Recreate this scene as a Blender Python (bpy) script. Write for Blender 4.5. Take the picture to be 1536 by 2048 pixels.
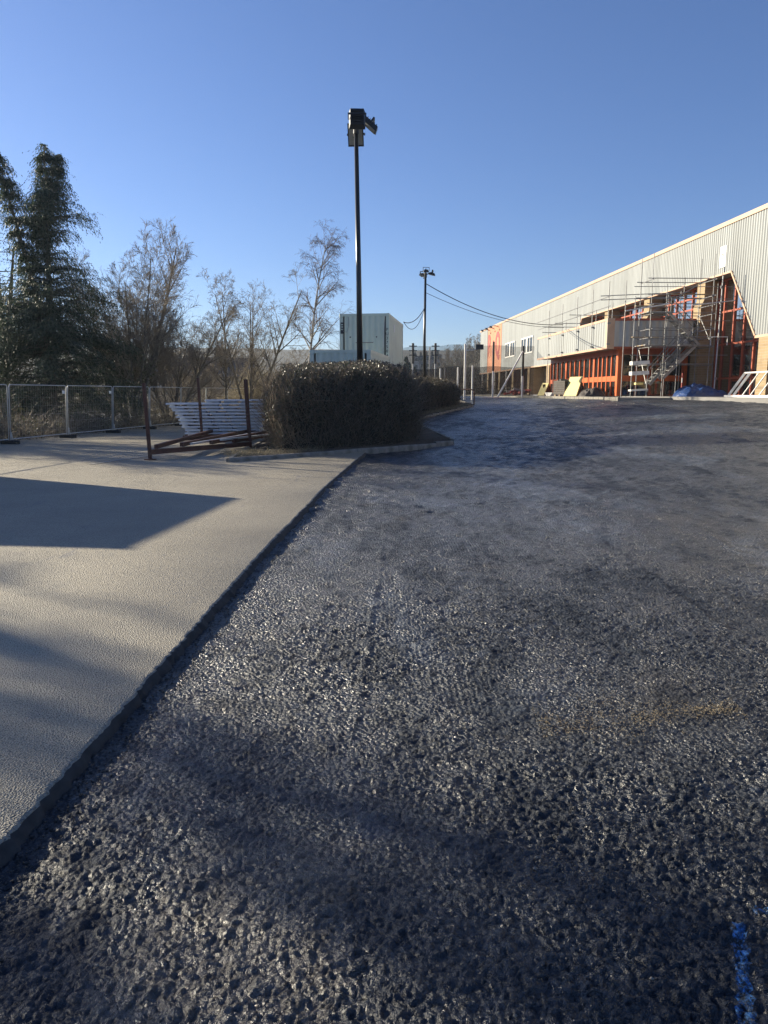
import bpy, math, random
import numpy as np
from mathutils import Vector, Matrix, Quaternion

# ------------------------------------------------------------------ camera, sky, sun, exposure
scene = bpy.context.scene
for o in list(bpy.data.objects):
    bpy.data.objects.remove(o)
COL = scene.collection
R = math.radians
F_PX, CAM_H, HORIZON = 1480.0, 1.8, 785.0
PITCH = math.atan((1024 - HORIZON) / F_PX)
cam_d = bpy.data.cameras.new('camera')
cam_d.sensor_fit = 'VERTICAL'
cam_d.sensor_height = 36.0
cam_d.lens = 36.0 * F_PX / 2048
cam_d.clip_start, cam_d.clip_end = 0.05, 6000
cam = bpy.data.objects.new('camera', cam_d)
COL.objects.link(cam)
cam.location = (0, 0, CAM_H)
cam.rotation_euler = (R(90) - PITCH, 0, 0)
scene.camera = cam

SUN_AZ, SUN_EL = R(-60), R(18)
world = bpy.data.worlds.new('World')
scene.world = world
world.use_nodes = True
wn = world.node_tree
for n in list(wn.nodes):
    wn.nodes.remove(n)
w_out = wn.nodes.new('ShaderNodeOutputWorld')
w_bg = wn.nodes.new('ShaderNodeBackground')
w_sky = wn.nodes.new('ShaderNodeTexSky')
w_sky.sky_type = 'NISHITA'
w_sky.sun_disc = False
w_sky.sun_elevation = SUN_EL
w_sky.sun_rotation = SUN_AZ
w_sky.altitude = 150
w_sky.air_density = 1.0
w_sky.dust_density = 0.4
w_sky.ozone_density = 4.0
w_bg.inputs['Strength'].default_value = 0.064
w_wb = wn.nodes.new('ShaderNodeMix'); w_wb.data_type = 'RGBA'; w_wb.blend_type = 'MULTIPLY'    # white balance of the whole sky
w_wb.inputs[0].default_value = 1.0
w_wb.inputs[7].default_value = (0.84, 0.88, 1.10, 1)
wn.links.new(w_sky.outputs[0], w_wb.inputs[6])
wn.links.new(w_wb.outputs[2], w_bg.inputs[0])
wn.links.new(w_bg.outputs[0], w_out.inputs[0])

sun_d = bpy.data.lights.new('sun', 'SUN')
sun_d.energy = 5.0
sun_d.angle = R(0.55)
sun_d.color = (1.0, 0.89, 0.68)
sun = bpy.data.objects.new('sun', sun_d)
COL.objects.link(sun)
S = Vector((math.sin(SUN_AZ) * math.cos(SUN_EL), math.cos(SUN_AZ) * math.cos(SUN_EL), math.sin(SUN_EL)))
sun.rotation_euler = (-S).to_track_quat('-Z', 'Y').to_euler()
sun.location = S * 60

vs = scene.view_settings
vs.view_transform = 'Standard'
vs.look = 'None'
vs.exposure = 1.13
vs.gamma = 1.0
vs.use_curve_mapping = False
scene.render.engine = 'CYCLES'
scene.cycles.max_bounces = 6
scene.cycles.transparent_max_bounces = 16
scene.cycles.use_denoising = True
scene.cycles.denoiser = 'OPENIMAGEDENOISE'
scene.cycles.denoising_input_passes = 'RGB_ALBEDO_NORMAL'
scene.cycles.denoising_prefilter = 'NONE'
scene.cycles.sample_clamp_indirect = 2.5
scene.cycles.use_adaptive_sampling = False
scene.cycles.blur_glossy = 0.5

rng = np.random.default_rng(7)
random.seed(7)

# ------------------------------------------------------------------ numpy noise
def _hash(ix, iy, seed):
    h = (ix.astype(np.int64) * 374761393 + iy.astype(np.int64) * 668265263 + seed * 1442695041) & 0xFFFFFFFF
    h = ((h ^ (h >> 13)) * 1274126177) & 0xFFFFFFFF
    h = ((h ^ (h >> 16)) * 2246822519) & 0xFFFFFFFF
    return ((h ^ (h >> 15)) & 0xFFFFFF) / float(0xFFFFFF)

def vnoise(x, y, seed=0):
    x = np.asarray(x, float); y = np.asarray(y, float)
    ix, iy = np.floor(x), np.floor(y)
    fx, fy = x - ix, y - iy
    fx = fx * fx * (3 - 2 * fx); fy = fy * fy * (3 - 2 * fy)
    a = _hash(ix, iy, seed); b = _hash(ix + 1, iy, seed)
    c = _hash(ix, iy + 1, seed); d = _hash(ix + 1, iy + 1, seed)
    return (a * (1 - fx) + b * fx) * (1 - fy) + (c * (1 - fx) + d * fx) * fy

def fbm(x, y, seed=0, octv=4):
    s = 0.0; a = 0.5; t = 0.0
    for k in range(octv):
        s = s + a * vnoise(x * 2 ** k + 17.3 * k, y * 2 ** k - 9.1 * k, seed + k); t += a; a *= 0.5
    return s / t

def stones(x, y, seed):
    """knobbly cells: each cell a rounded stone of its own height and size"""
    ix, iy = np.floor(x), np.floor(y); best = np.zeros_like(x)
    for di in (-1, 0, 1):
        for dj in (-1, 0, 1):
            cx, cy = ix + di, iy + dj
            jx, jy = _hash(cx, cy, seed), _hash(cx, cy, seed + 50)
            hh, rr = _hash(cx, cy, seed + 90), .45 + .35 * _hash(cx, cy, seed + 130)
            d2 = ((x - cx - .1 - .8 * jx) ** 2 + (y - cy - .1 - .8 * jy) ** 2) / rr ** 2
            best = np.maximum(best, np.where(hh > .25, hh, 0) * np.clip(1.7 * (1 - d2 - .25 * (jx - .5) * (x - cx)), 0, 1) ** .8)
    return best

def sstep(a, b, x):
    t = np.clip((np.asarray(x, float) - a) / (b - a), 0, 1)
    return t * t * (3 - 2 * t)

# ------------------------------------------------------------------ the lie of the land
def zg(x, y):
    """height of the tarmac: flat by the camera, ramps up towards the building"""
    q = np.asarray(x, float) + 0.4 * np.asarray(y, float)
    t = np.clip((q - 10.5) / 19.5, 0, 1)
    return 1.42 * (0.65 * t + 0.35 * t * t * (3 - 2 * t))

def zland(x, y):
    x = np.asarray(x, float); y = np.asarray(y, float)
    r = np.hypot(x, y)
    z = zg(x, y) - 0.12
    z = z + 50 * sstep(320, 950, r) * (0.8 + 0.4 * fbm(x / 300.0, y / 300.0, 3))
    z = z + 25 * np.exp(-(((x - 72) / 46) ** 2 + ((y - 240) / 60) ** 2)) * sstep(120, 170, y)
    z = z - 0.5 * sstep(-14.5, -22, x) * (y > 0)
    return z

def edge_x(y):
    """where the old surface stops and the planed area begins"""
    y = np.asarray(y, float)
    return np.interp(y, [-12, 0, 2.6, 8, 14, 22, 24.2], [-1.72, -1.6, -1.5, -1.36, -1.1, -0.56, -0.45])

# ------------------------------------------------------------------ materials
MATS = {}
def newmat(name):
    m = bpy.data.materials.new(name)
    m.use_nodes = True
    nt = m.node_tree
    b = nt.nodes['Principled BSDF']
    return m, nt, b

def nz(nt, scale, detail=4, rough=0.55, coord=None, stretch=None, dist=0.0):
    n = nt.nodes.new('ShaderNodeTexNoise')
    n.inputs['Scale'].default_value = scale
    n.inputs['Detail'].default_value = detail
    n.inputs['Roughness'].default_value = rough
    n.inputs['Distortion'].default_value = dist
    if coord is None:
        tc = nt.nodes.new('ShaderNodeTexCoord'); coord = tc.outputs['Object']
    if stretch:
        mp = nt.nodes.new('ShaderNodeMapping'); mp.inputs['Scale'].default_value = stretch
        nt.links.new(coord, mp.inputs['Vector']); coord = mp.outputs[0]
    nt.links.new(coord, n.inputs['Vector'])
    return n.outputs['Fac']

def ramp(nt, fac, a, b, ca=None, cb=None):
    r = nt.nodes.new('ShaderNodeValToRGB')
    r.color_ramp.elements[0].position = a; r.color_ramp.elements[1].position = b
    if ca is not None:
        r.color_ramp.elements[0].color = (*ca, 1); r.color_ramp.elements[1].color = (*cb, 1)
    nt.links.new(fac, r.inputs['Fac'])
    return r.outputs['Color']

def mix(nt, fac, a, b, mode='MIX'):
    m = nt.nodes.new('ShaderNodeMix'); m.data_type = 'RGBA'; m.blend_type = mode
    if isinstance(fac, (int, float)): m.inputs[0].default_value = fac
    else: nt.links.new(fac, m.inputs[0])
    for k, v in ((6, a), (7, b)):
        if isinstance(v, tuple): m.inputs[k].default_value = (*v, 1)
        else: nt.links.new(v, m.inputs[k])
    return m.outputs[2]

def mathn(nt, op, a, b=0.0):
    m = nt.nodes.new('ShaderNodeMath'); m.operation = op
    for k, v in ((0, a), (1, b)):
        if isinstance(v, (int, float)): m.inputs[k].default_value = v
        else: nt.links.new(v, m.inputs[k])
    return m.outputs[0]

def bump(nt, b, height, strength=0.4, distance=0.01, prev=None):
    n = nt.nodes.new('ShaderNodeBump')
    n.inputs['Strength'].default_value = strength; n.inputs['Distance'].default_value = distance
    nt.links.new(height, n.inputs['Height'])
    if prev: nt.links.new(prev, n.inputs['Normal'])
    nt.links.new(n.outputs[0], b.inputs['Normal'])
    return n.outputs[0]

def M(name, col, rough=0.6, metal=0.0, var=0.25, scale=3.0, bmp=0.15, bscale=40, dirt=None, stretch=None, spec=None):
    """plain weathered material: colour varied by two noises, a little relief"""
    if name in MATS: return MATS[name]
    m, nt, b = newmat(name)
    f = nz(nt, scale, 5, 0.6, stretch=stretch)
    lo = tuple(c * (1 - var) for c in col); hi = tuple(min(1, c * (1 + var)) for c in col)
    c = ramp(nt, f, 0.3, 0.7, lo, hi)
    if dirt:
        g = nz(nt, scale * 0.7, 6, 0.7, stretch=stretch)
        c = mix(nt, ramp(nt, g, 0.52, 0.72), c, dirt)
    nt.links.new(c, b.inputs['Base Color'])
    b.inputs['Roughness'].default_value = rough
    b.inputs['Metallic'].default_value = metal
    if spec is not None: b.inputs['Specular IOR Level'].default_value = spec
    if bmp: bump(nt, b, nz(nt, bscale, 3), bmp, 0.004 if bscale > 12 else 0.06)
    MATS[name] = m
    return m

def leafmat(name, cols, rough=0.55, trans=0.25):
    m, nt, b = newmat(name)
    oi = nt.nodes.new('ShaderNodeNewGeometry')
    r = nt.nodes.new('ShaderNodeValToRGB')
    r.color_ramp.elements[0].color = (*cols[0], 1); r.color_ramp.elements[1].color = (*cols[-1], 1)
    for k, c in enumerate(cols[1:-1]):
        e = r.color_ramp.elements.new((k + 1) / (len(cols) - 1)); e.color = (*c, 1)
    nt.links.new(oi.outputs['Random Per Island'], r.inputs['Fac'])
    nt.links.new(r.outputs['Color'], b.inputs['Base Color'])
    b.inputs['Roughness'].default_value = rough
    tr = nt.nodes.new('ShaderNodeBsdfTranslucent')
    nt.links.new(r.outputs['Color'], tr.inputs['Color'])
    mx = nt.nodes.new('ShaderNodeMixShader'); mx.inputs[0].default_value = trans
    out = nt.nodes['Material Output']
    nt.links.new(b.outputs[0], mx.inputs[1]); nt.links.new(tr.outputs[0], mx.inputs[2])
    nt.links.new(mx.outputs[0], out.inputs['Surface'])
    MATS[name] = m
    return m

def planed_mat():
    m, nt, b = newmat('planed_tarmac')
    big = nz(nt, 0.28, 5, 0.6, stretch=(1, 0.6, 1))
    mid = nz(nt, 1.3, 5, 0.65, stretch=(1.6, 0.6, 1))
    fine = nz(nt, 70, 3, 0.7)
    mott = nz(nt, 5.5, 5, 0.7)
    dry = ramp(nt, mix(nt, 0.30, mix(nt, 0.55, big, mid), mott), 0.47, 0.56)
    c = mix(nt, dry, (0.006, 0.009, 0.015), (0.030, 0.037, 0.050))
    brown = ramp(nt, nz(nt, 0.75, 4, 0.6, dist=0.6), 0.58, 0.72)
    # a square of damp brown clay left on the surface close to the viewer
    tcb = nt.nodes.new('ShaderNodeTexCoord'); sb = nt.nodes.new('ShaderNodeSeparateXYZ'); nt.links.new(tcb.outputs['Object'], sb.inputs[0])
    wob = mathn(nt, 'MULTIPLY', mathn(nt, 'SUBTRACT', nz(nt, 7, 4, 0.6), 0.5), 0.28)
    dx_ = mathn(nt, 'ABSOLUTE', mathn(nt, 'ADD', sb.outputs[0], 0.47)); dy_ = mathn(nt, 'ABSOLUTE', mathn(nt, 'SUBTRACT', sb.outputs[1], 1.75))
    far_ = mathn(nt, 'MAXIMUM', mathn(nt, 'SUBTRACT', dx_, 0.36), mathn(nt, 'SUBTRACT', dy_, 1.0))
    clay = ramp(nt, mathn(nt, 'ADD', mathn(nt, 'MULTIPLY', mathn(nt, 'ADD', far_, wob), -4.0), 0.5), 0.4, 0.65)
    clay = mathn(nt, 'MULTIPLY', clay, 0.75)
    c = mix(nt, mathn(nt, 'MAXIMUM', mathn(nt, 'MULTIPLY', brown, 0.4), clay), c, (0.085, 0.070, 0.054))
    chip = ramp(nt, fine, 0.62, 0.72)
    c = mix(nt, mathn(nt, 'MULTIPLY', chip, 0.28), c, (0.17, 0.165, 0.155))
    # smooth icy or worn plates, where the relief is flatter, with a pale dust-and-frost tint
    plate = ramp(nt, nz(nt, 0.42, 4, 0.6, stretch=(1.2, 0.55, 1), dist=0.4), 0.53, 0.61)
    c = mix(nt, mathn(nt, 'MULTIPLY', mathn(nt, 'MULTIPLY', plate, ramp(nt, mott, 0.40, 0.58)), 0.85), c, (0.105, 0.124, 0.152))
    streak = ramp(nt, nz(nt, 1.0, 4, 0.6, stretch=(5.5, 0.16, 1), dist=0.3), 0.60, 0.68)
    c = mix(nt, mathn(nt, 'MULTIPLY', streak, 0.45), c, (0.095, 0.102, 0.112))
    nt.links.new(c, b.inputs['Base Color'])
    rr = nt.nodes.new('ShaderNodeMapRange')
    rr.inputs['To Min'].default_value = 0.22; rr.inputs['To Max'].default_value = 0.58
    nt.links.new(mix(nt, 0.4, dry, fine), rr.inputs['Value'])
    nt.links.new(rr.outputs[0], b.inputs['Roughness'])
    sp = nt.nodes.new('ShaderNodeMapRange')
    sp.inputs['To Min'].default_value = 0.95; sp.inputs['To Max'].default_value = 0.18
    nt.links.new(dry, sp.inputs['Value']); nt.links.new(sp.outputs[0], b.inputs['Specular IOR Level'])
    h = mix(nt, 0.4, nz(nt, 120, 3, 0.7), nz(nt, 46, 3, 0.65))
    flat = nt.nodes.new('ShaderNodeMapRange'); flat.inputs['To Min'].default_value = 1.0; flat.inputs['To Max'].default_value = 0.85
    nt.links.new(plate, flat.inputs['Value'])
    vo = nt.nodes.new('ShaderNodeTexVoronoi'); vo.inputs['Scale'].default_value = 42
    tc0 = nt.nodes.new('ShaderNodeTexCoord'); nt.links.new(tc0.outputs['Object'], vo.inputs['Vector'])
    nq = bump(nt, b, nz(nt, 13, 4, 0.7), 0.7, 0.035)
    n0 = bump(nt, b, mathn(nt, 'SUBTRACT', 1.0, vo.outputs['Distance']), 0.8, 0.021, nq)
    nt.links.new(flat.outputs[0], n0.node.inputs['Strength'])
    n1 = bump(nt, b, h, 1.0, 0.018, n0)
    nt.links.new(flat.outputs[0], n1.node.inputs['Strength'])
    # milling grooves left by the planer's drum, fading in and out
    tc = nt.nodes.new('ShaderNodeTexCoord')
    wv = nt.nodes.new('ShaderNodeTexWave'); wv.wave_type = 'BANDS'; wv.bands_direction = 'X'
    wv.inputs['Scale'].default_value = 9.0; wv.inputs['Distortion'].default_value = 1.2
    wv.inputs['Detail'].default_value = 2.0; wv.inputs['Detail Scale'].default_value = 1.5
    nt.links.new(tc.outputs['Object'], wv.inputs['Vector'])
    g = mathn(nt, 'MULTIPLY', wv.outputs['Fac'], ramp(nt, nz(nt, 0.33, 3), 0.54, 0.68))
    bump(nt, b, g, 0.5, 0.012, n1)
    MATS['planed_tarmac'] = m
    return m

def old_mat():
    m, nt, b = newmat('old_tarmac')
    f = nz(nt, 0.5, 5, 0.6); g = nz(nt, 85, 4, 0.75); s = nz(nt, 2.2, 6, 0.7)
    c = ramp(nt, f, 0.35, 0.65, (0.30, 0.262, 0.195), (0.40, 0.35, 0.262))
    c = mix(nt, ramp(nt, s, 0.60, 0.72), c, (0.25, 0.23, 0.195))
    c = mix(nt, ramp(nt, g, 0.54, 0.70), c, (0.52, 0.49, 0.41))
    c = mix(nt, ramp(nt, nz(nt, 75, 3, 0.65), 0.39, 0.48, (0.9, 0.9, 0.9), (0, 0, 0)), c, (0.12, 0.112, 0.098))
    st = nz(nt, 0.8, 4, 0.7, stretch=(3, 0.7, 1))
    c = mix(nt, ramp(nt, st, 0.64, 0.69), c, (0.25, 0.23, 0.20))
    nt.links.new(c, b.inputs['Base Color'])
    b.inputs['Roughness'].default_value = 0.62
    v = nt.nodes.new('ShaderNodeTexVoronoi'); v.inputs['Scale'].default_value = 100
    tc = nt.nodes.new('ShaderNodeTexCoord'); nt.links.new(tc.outputs['Object'], v.inputs['Vector'])
    n1 = bump(nt, b, v.outputs['Distance'], 1.0, 0.012)
    n2 = nt.nodes.new('ShaderNodeBump'); n2.inputs['Strength'].default_value = 0.2; n2.inputs['Distance'].default_value = 0.015
    nt.links.new(nz(nt, 9, 4, 0.6), n2.inputs['Height']); nt.links.new(n1, n2.inputs['Normal'])
    nt.links.new(n2.outputs[0], b.inputs['Normal'])
    MATS['old_tarmac'] = m
    return m

def brick_mat(name, c1, c2, mortar):
    m, nt, b = newmat(name)
    tc = nt.nodes.new('ShaderNodeTexCoord')
    sep = nt.nodes.new('ShaderNodeSeparateXYZ'); nt.links.new(tc.outputs['Object'], sep.inputs[0])
    s = mathn(nt, 'ADD', sep.outputs[0], sep.outputs[1])
    cb = nt.nodes.new('ShaderNodeCombineXYZ')
    nt.links.new(s, cb.inputs[0]); nt.links.new(sep.outputs[2], cb.inputs[1])
    br = nt.nodes.new('ShaderNodeTexBrick')
    br.inputs['Color1'].default_value = (*c1, 1); br.inputs['Color2'].default_value = (*c2, 1)
    br.inputs['Mortar'].default_value = (*mortar, 1)
    br.inputs['Scale'].default_value = 1.0; br.inputs['Mortar Size'].default_value = 0.012
    br.inputs['Brick Width'].default_value = 0.45; br.inputs['Row Height'].default_value = 0.15
    nt.links.new(cb.outputs[0], br.inputs['Vector'])
    nt.links.new(mix(nt, ramp(nt, nz(nt, 1.2, 5), 0.3, 0.75), br.outputs['Color'], (0.8, 0.78, 0.75), 'MULTIPLY'), b.inputs['Base Color'])
    b.inputs['Roughness'].default_value = 0.85
    inv = mathn(nt, 'SUBTRACT', 1.0, br.outputs['Fac'])
    bump(nt, b, inv, 0.7, 0.01)
    MATS[name] = m
    return m

def glass_mat(name, tint, clear=0.5, rough=0.03):
    m, nt, b = newmat(name)
    nt.nodes.remove(b)
    tr = nt.nodes.new('ShaderNodeBsdfTransparent'); tr.inputs[0].default_value = (*tint, 1)
    gl = nt.nodes.new('ShaderNodeBsdfGlossy'); gl.inputs['Roughness'].default_value = rough
    df = nt.nodes.new('ShaderNodeBsdfDiffuse'); df.inputs[0].default_value = (0.12, 0.12, 0.12, 1)
    lw = nt.nodes.new('ShaderNodeFresnel'); lw.inputs['IOR'].default_value = 1.55
    d1 = nt.nodes.new('ShaderNodeMixShader')
    dirt = ramp(nt, nz(nt, 1.5, 5, 0.65), 0.35, 0.8, (0.04, 0.04, 0.04), (0.35, 0.35, 0.35))
    nt.links.new(dirt, d1.inputs[0]); nt.links.new(tr.outputs[0], d1.inputs[1]); nt.links.new(df.outputs[0], d1.inputs[2])
    m2 = nt.nodes.new('ShaderNodeMixShader')
    nt.links.new(mathn(nt, 'ADD', lw.outputs[0], 1 - clear - 0.45), m2.inputs[0])
    nt.links.new(d1.outputs[0], m2.inputs[1]); nt.links.new(gl.outputs[0], m2.inputs[2])
    nt.links.new(m2.outputs[0], nt.nodes['Material Output'].inputs['Surface'])
    MATS[name] = m
    return m

def netting_mat(name, col, cover):
    m, nt, b = newmat(name)
    b.inputs['Base Color'].default_value = (*col, 1); b.inputs['Roughness'].default_value = 0.8
    tr = nt.nodes.new('ShaderNodeBsdfTransparent')
    mx = nt.nodes.new('ShaderNodeMixShader')
    f = ramp(nt, nz(nt, 1.6, 4), 0.3, 0.7, (cover - 0.08,) * 3, (cover + 0.08,) * 3)
    nt.links.new(f, mx.inputs[0])
    nt.links.new(tr.outputs[0], mx.inputs[1]); nt.links.new(b.outputs[0], mx.inputs[2])
    nt.links.new(mx.outputs[0], nt.nodes['Material Output'].inputs['Surface'])
    MATS[name] = m
    return m

planed_mat(); old_mat()
brick_mat('buff_brick', (0.38, 0.275, 0.155), (0.31, 0.22, 0.12), (0.40, 0.34, 0.25))
brick_mat('stone_wall', (0.20, 0.17, 0.14), (0.15, 0.13, 0.11), (0.12, 0.11, 0.1))
glass_mat('glass', (0.55, 0.58, 0.6), 0.5)
glass_mat('glass_dark', (0.22, 0.25, 0.30), 0.10)
netting_mat('netting_pale', (0.10, 0.11, 0.10), 0.42)
netting_mat('netting_dark', (0.035, 0.037, 0.042), 0.62)
M('earth', (0.060, 0.050, 0.036), 0.95, var=0.4, scale=0.6, bmp=0.6, bscale=14)
M('soil', (0.050, 0.040, 0.030), 0.95, var=0.4, scale=5, bmp=0.7, bscale=25)
M('concrete', (0.24, 0.225, 0.20), 0.85, var=0.22, scale=2, bmp=0.3, dirt=(0.13, 0.12, 0.10))
M('kerb_stone', (0.21, 0.195, 0.17), 0.85, var=0.25, scale=4, bmp=0.35, dirt=(0.10, 0.095, 0.075))
M('paving', (0.26, 0.245, 0.22), 0.85, var=0.2, scale=1.2, bmp=0.3, dirt=(0.14, 0.13, 0.11))
M('cladding', (0.295, 0.312, 0.312), 0.5, var=0.14, scale=1.1, bmp=0.03, stretch=(1, 1, 0.07), dirt=(0.225, 0.24, 0.24))
M('cladding_end', (0.46, 0.46, 0.44), 0.5, var=0.12, scale=0.6, bmp=0.03)
M('signal_band', (0.62, 0.25, 0.115), 0.55, var=0.12, scale=0.5, bmp=0.03)
M('faded_red', (0.30, 0.035, 0.03), 0.6, var=0.2, scale=0.8, bmp=0.02)
M('trim', (0.56, 0.36, 0.24), 0.45, var=0.12, scale=1)
M('orange', (0.62, 0.125, 0.028), 0.42, var=0.15, scale=2, bmp=0.04, dirt=(0.42, 0.10, 0.035))
M('red_frame', (0.36, 0.075, 0.035), 0.45, var=0.2, scale=2)
M('white_paint', (0.72, 0.70, 0.66), 0.5, var=0.10, scale=3, dirt=(0.5, 0.47, 0.42))
M('white_worn', (0.34, 0.335, 0.32), 0.8, var=0.3, scale=7, bmp=0.4, bscale=120)
M('galvanised', (0.26, 0.26, 0.26), 0.5, 0.5, var=0.2, scale=8)
M('fence_steel', (0.52, 0.53, 0.53), 0.45, 0.2, var=0.12, scale=8)
M('black_paint', (0.012, 0.013, 0.015), 0.32, var=0.3, scale=3, bmp=0.05)
M('lamp_body', (0.020, 0.022, 0.026), 0.45, var=0.3, scale=6)
M('lens', (0.35, 0.34, 0.30), 0.15, var=0.1, scale=6, bmp=0)
M('cabin_grey', (0.68, 0.73, 0.60), 0.5, var=0.06, scale=0.8, bmp=0.04, dirt=(0.58, 0.62, 0.52))
M('cabin_side', (0.335, 0.385, 0.36), 0.5, var=0.08, scale=0.8, bmp=0.04)
M('rust_red', (0.088, 0.034, 0.024), 0.65, var=0.35, scale=5, bmp=0.3, dirt=(0.07, 0.030, 0.020))
M('pvc_white', (0.74, 0.78, 0.84), 0.4, var=0.08, scale=3, bmp=0.05, dirt=(0.58, 0.60, 0.62))
M('rubber', (0.03, 0.03, 0.03), 0.85, var=0.3, scale=9)
M('cable', (0.015, 0.015, 0.018), 0.5, var=0.2)
M('bark', (0.15, 0.128, 0.10), 0.9, var=0.35, scale=5, bmp=0.7, bscale=30)
M('bark_twig', (0.23, 0.195, 0.155), 0.85, var=0.3, scale=6, bmp=0)
M('birch_bark', (0.36, 0.34, 0.31), 0.8, var=0.35, scale=6, bmp=0.3, dirt=(0.07, 0.06, 0.055))
M('birch_twig', (0.13, 0.095, 0.085), 0.8, var=0.25, scale=6, bmp=0)
M('hedge_twig', (0.16, 0.125, 0.092), 0.9, var=0.4, scale=4, bmp=0)
M('hedge_core', (0.020, 0.019, 0.015), 0.95, var=0.4, scale=6, bmp=0.8, bscale=30)
M('interior', (0.10, 0.095, 0.09), 0.9, var=0.3, scale=0.5)
M('interior_floor', (0.16, 0.155, 0.15), 0.6, var=0.2, scale=0.7)
M('soffit', (0.20, 0.175, 0.15), 0.7, var=0.15, scale=1)
M('crate_dark', (0.055, 0.045, 0.040), 0.75, var=0.35, scale=4)
M('timber', (0.34, 0.25, 0.15), 0.8, var=0.25, scale=3, stretch=(1, 6, 1))
M('yellow_board', (0.66, 0.55, 0.22), 0.7, var=0.12, scale=3)
M('blue_sheet', (0.018, 0.050, 0.16), 0.38, var=0.35, scale=3, bmp=0.9, bscale=5)
M('barrier_red', (0.52, 0.10, 0.08), 0.5, var=0.25, scale=4)
M('slate', (0.060, 0.060, 0.066), 0.6, var=0.3, scale=2, stretch=(1, 1, 4))
M('render_pale', (0.50, 0.47, 0.42), 0.85, var=0.15, scale=0.4)
M('window_dark', (0.02, 0.022, 0.026), 0.12, var=0.2, bmp=0)
M('blue_spray', (0.09, 0.27, 0.58), 0.55, var=0.4, scale=22, bmp=0.6, bscale=120)
_nt = MATS['blue_spray'].node_tree
_mx = _nt.nodes.new('ShaderNodeMixShader'); _tr = _nt.nodes.new('ShaderNodeBsdfTransparent')
_nt.links.new(ramp(_nt, nz(_nt, 40, 5, 0.78), 0.45, 0.66), _mx.inputs[0])
_nt.links.new(_tr.outputs[0], _mx.inputs[1]); _nt.links.new(_nt.nodes['Principled BSDF'].outputs[0], _mx.inputs[2])
_nt.links.new(_mx.outputs[0], _nt.nodes['Material Output'].inputs['Surface'])
M('sand', (0.23, 0.185, 0.12), 0.9, var=0.3, scale=20)
M('straw', (0.27, 0.225, 0.14), 0.85, var=0.3, scale=9, bmp=0)
M('sign_white', (0.74, 0.74, 0.72), 0.5, var=0.05, bmp=0)
M('sign_ink', (0.05, 0.05, 0.055), 0.6, var=0.1, bmp=0)
leafmat('conifer_leaf', [(0.025, 0.040, 0.026), (0.042, 0.062, 0.036), (0.070, 0.095, 0.052)], 0.55, 0.32)
leafmat('hedge_leaf', [(0.045, 0.055, 0.040), (0.070, 0.080, 0.054), (0.105, 0.080, 0.070), (0.14, 0.13, 0.10)], 0.42, 0.2)
leafmat('ivy_leaf', [(0.022, 0.040, 0.014), (0.05, 0.085, 0.03), (0.075, 0.11, 0.04)], 0.35, 0.2)
leafmat('bramble_leaf', [(0.085, 0.08, 0.05), (0.13, 0.11, 0.07), (0.08, 0.10, 0.05)], 0.6, 0.25)
leafmat('golden_leaf', [(0.16, 0.125, 0.06), (0.22, 0.175, 0.085), (0.12, 0.10, 0.05)], 0.7, 0.3)
leafmat('far_leaf', [(0.085, 0.072, 0.052), (0.12, 0.10, 0.07), (0.07, 0.072, 0.045)], 0.8, 0.25)

# ------------------------------------------------------------------ object helpers
def link(o, parent=None):
    COL.objects.link(o)
    if parent is not None: o.parent = parent
    return o

def tag(o, label=None, cat=None, group=None, kind=None):
    if label: o['label'] = label
    if cat: o['category'] = cat
    if group: o['group'] = group
    if kind: o['kind'] = kind
    return o

def thing(name, label, cat, loc=(0, 0, 0), rotz=0.0, group=None):
    o = bpy.data.objects.new(name, None)
    o.empty_display_size = 0.2
    link(o); o.location = loc; o.rotation_euler = (0, 0, rotz)
    return tag(o, label, cat, group)

def np_mesh(name, V, Fq, mat, smooth=False):
    """mesh from numpy arrays; Fq is (n,3) or (n,4)"""
    me = bpy.data.meshes.new(name)
    V = np.asarray(V, np.float32); Fq = np.asarray(Fq, np.int32)
    k = Fq.shape[1]
    me.vertices.add(len(V)); me.vertices.foreach_set('co', V.ravel())
    me.loops.add(Fq.size); me.loops.foreach_set('vertex_index', Fq.ravel())
    me.polygons.add(len(Fq)); me.polygons.foreach_set('loop_start', np.arange(0, Fq.size, k, dtype=np.int32))
    me.polygons.foreach_set('loop_total', np.full(len(Fq), k, np.int32))
    me.update(calc_edges=True)
    if smooth: me.polygons.foreach_set('use_smooth', np.ones(len(Fq), bool))
    if mat: me.materials.append(MATS[mat])
    return me

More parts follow.
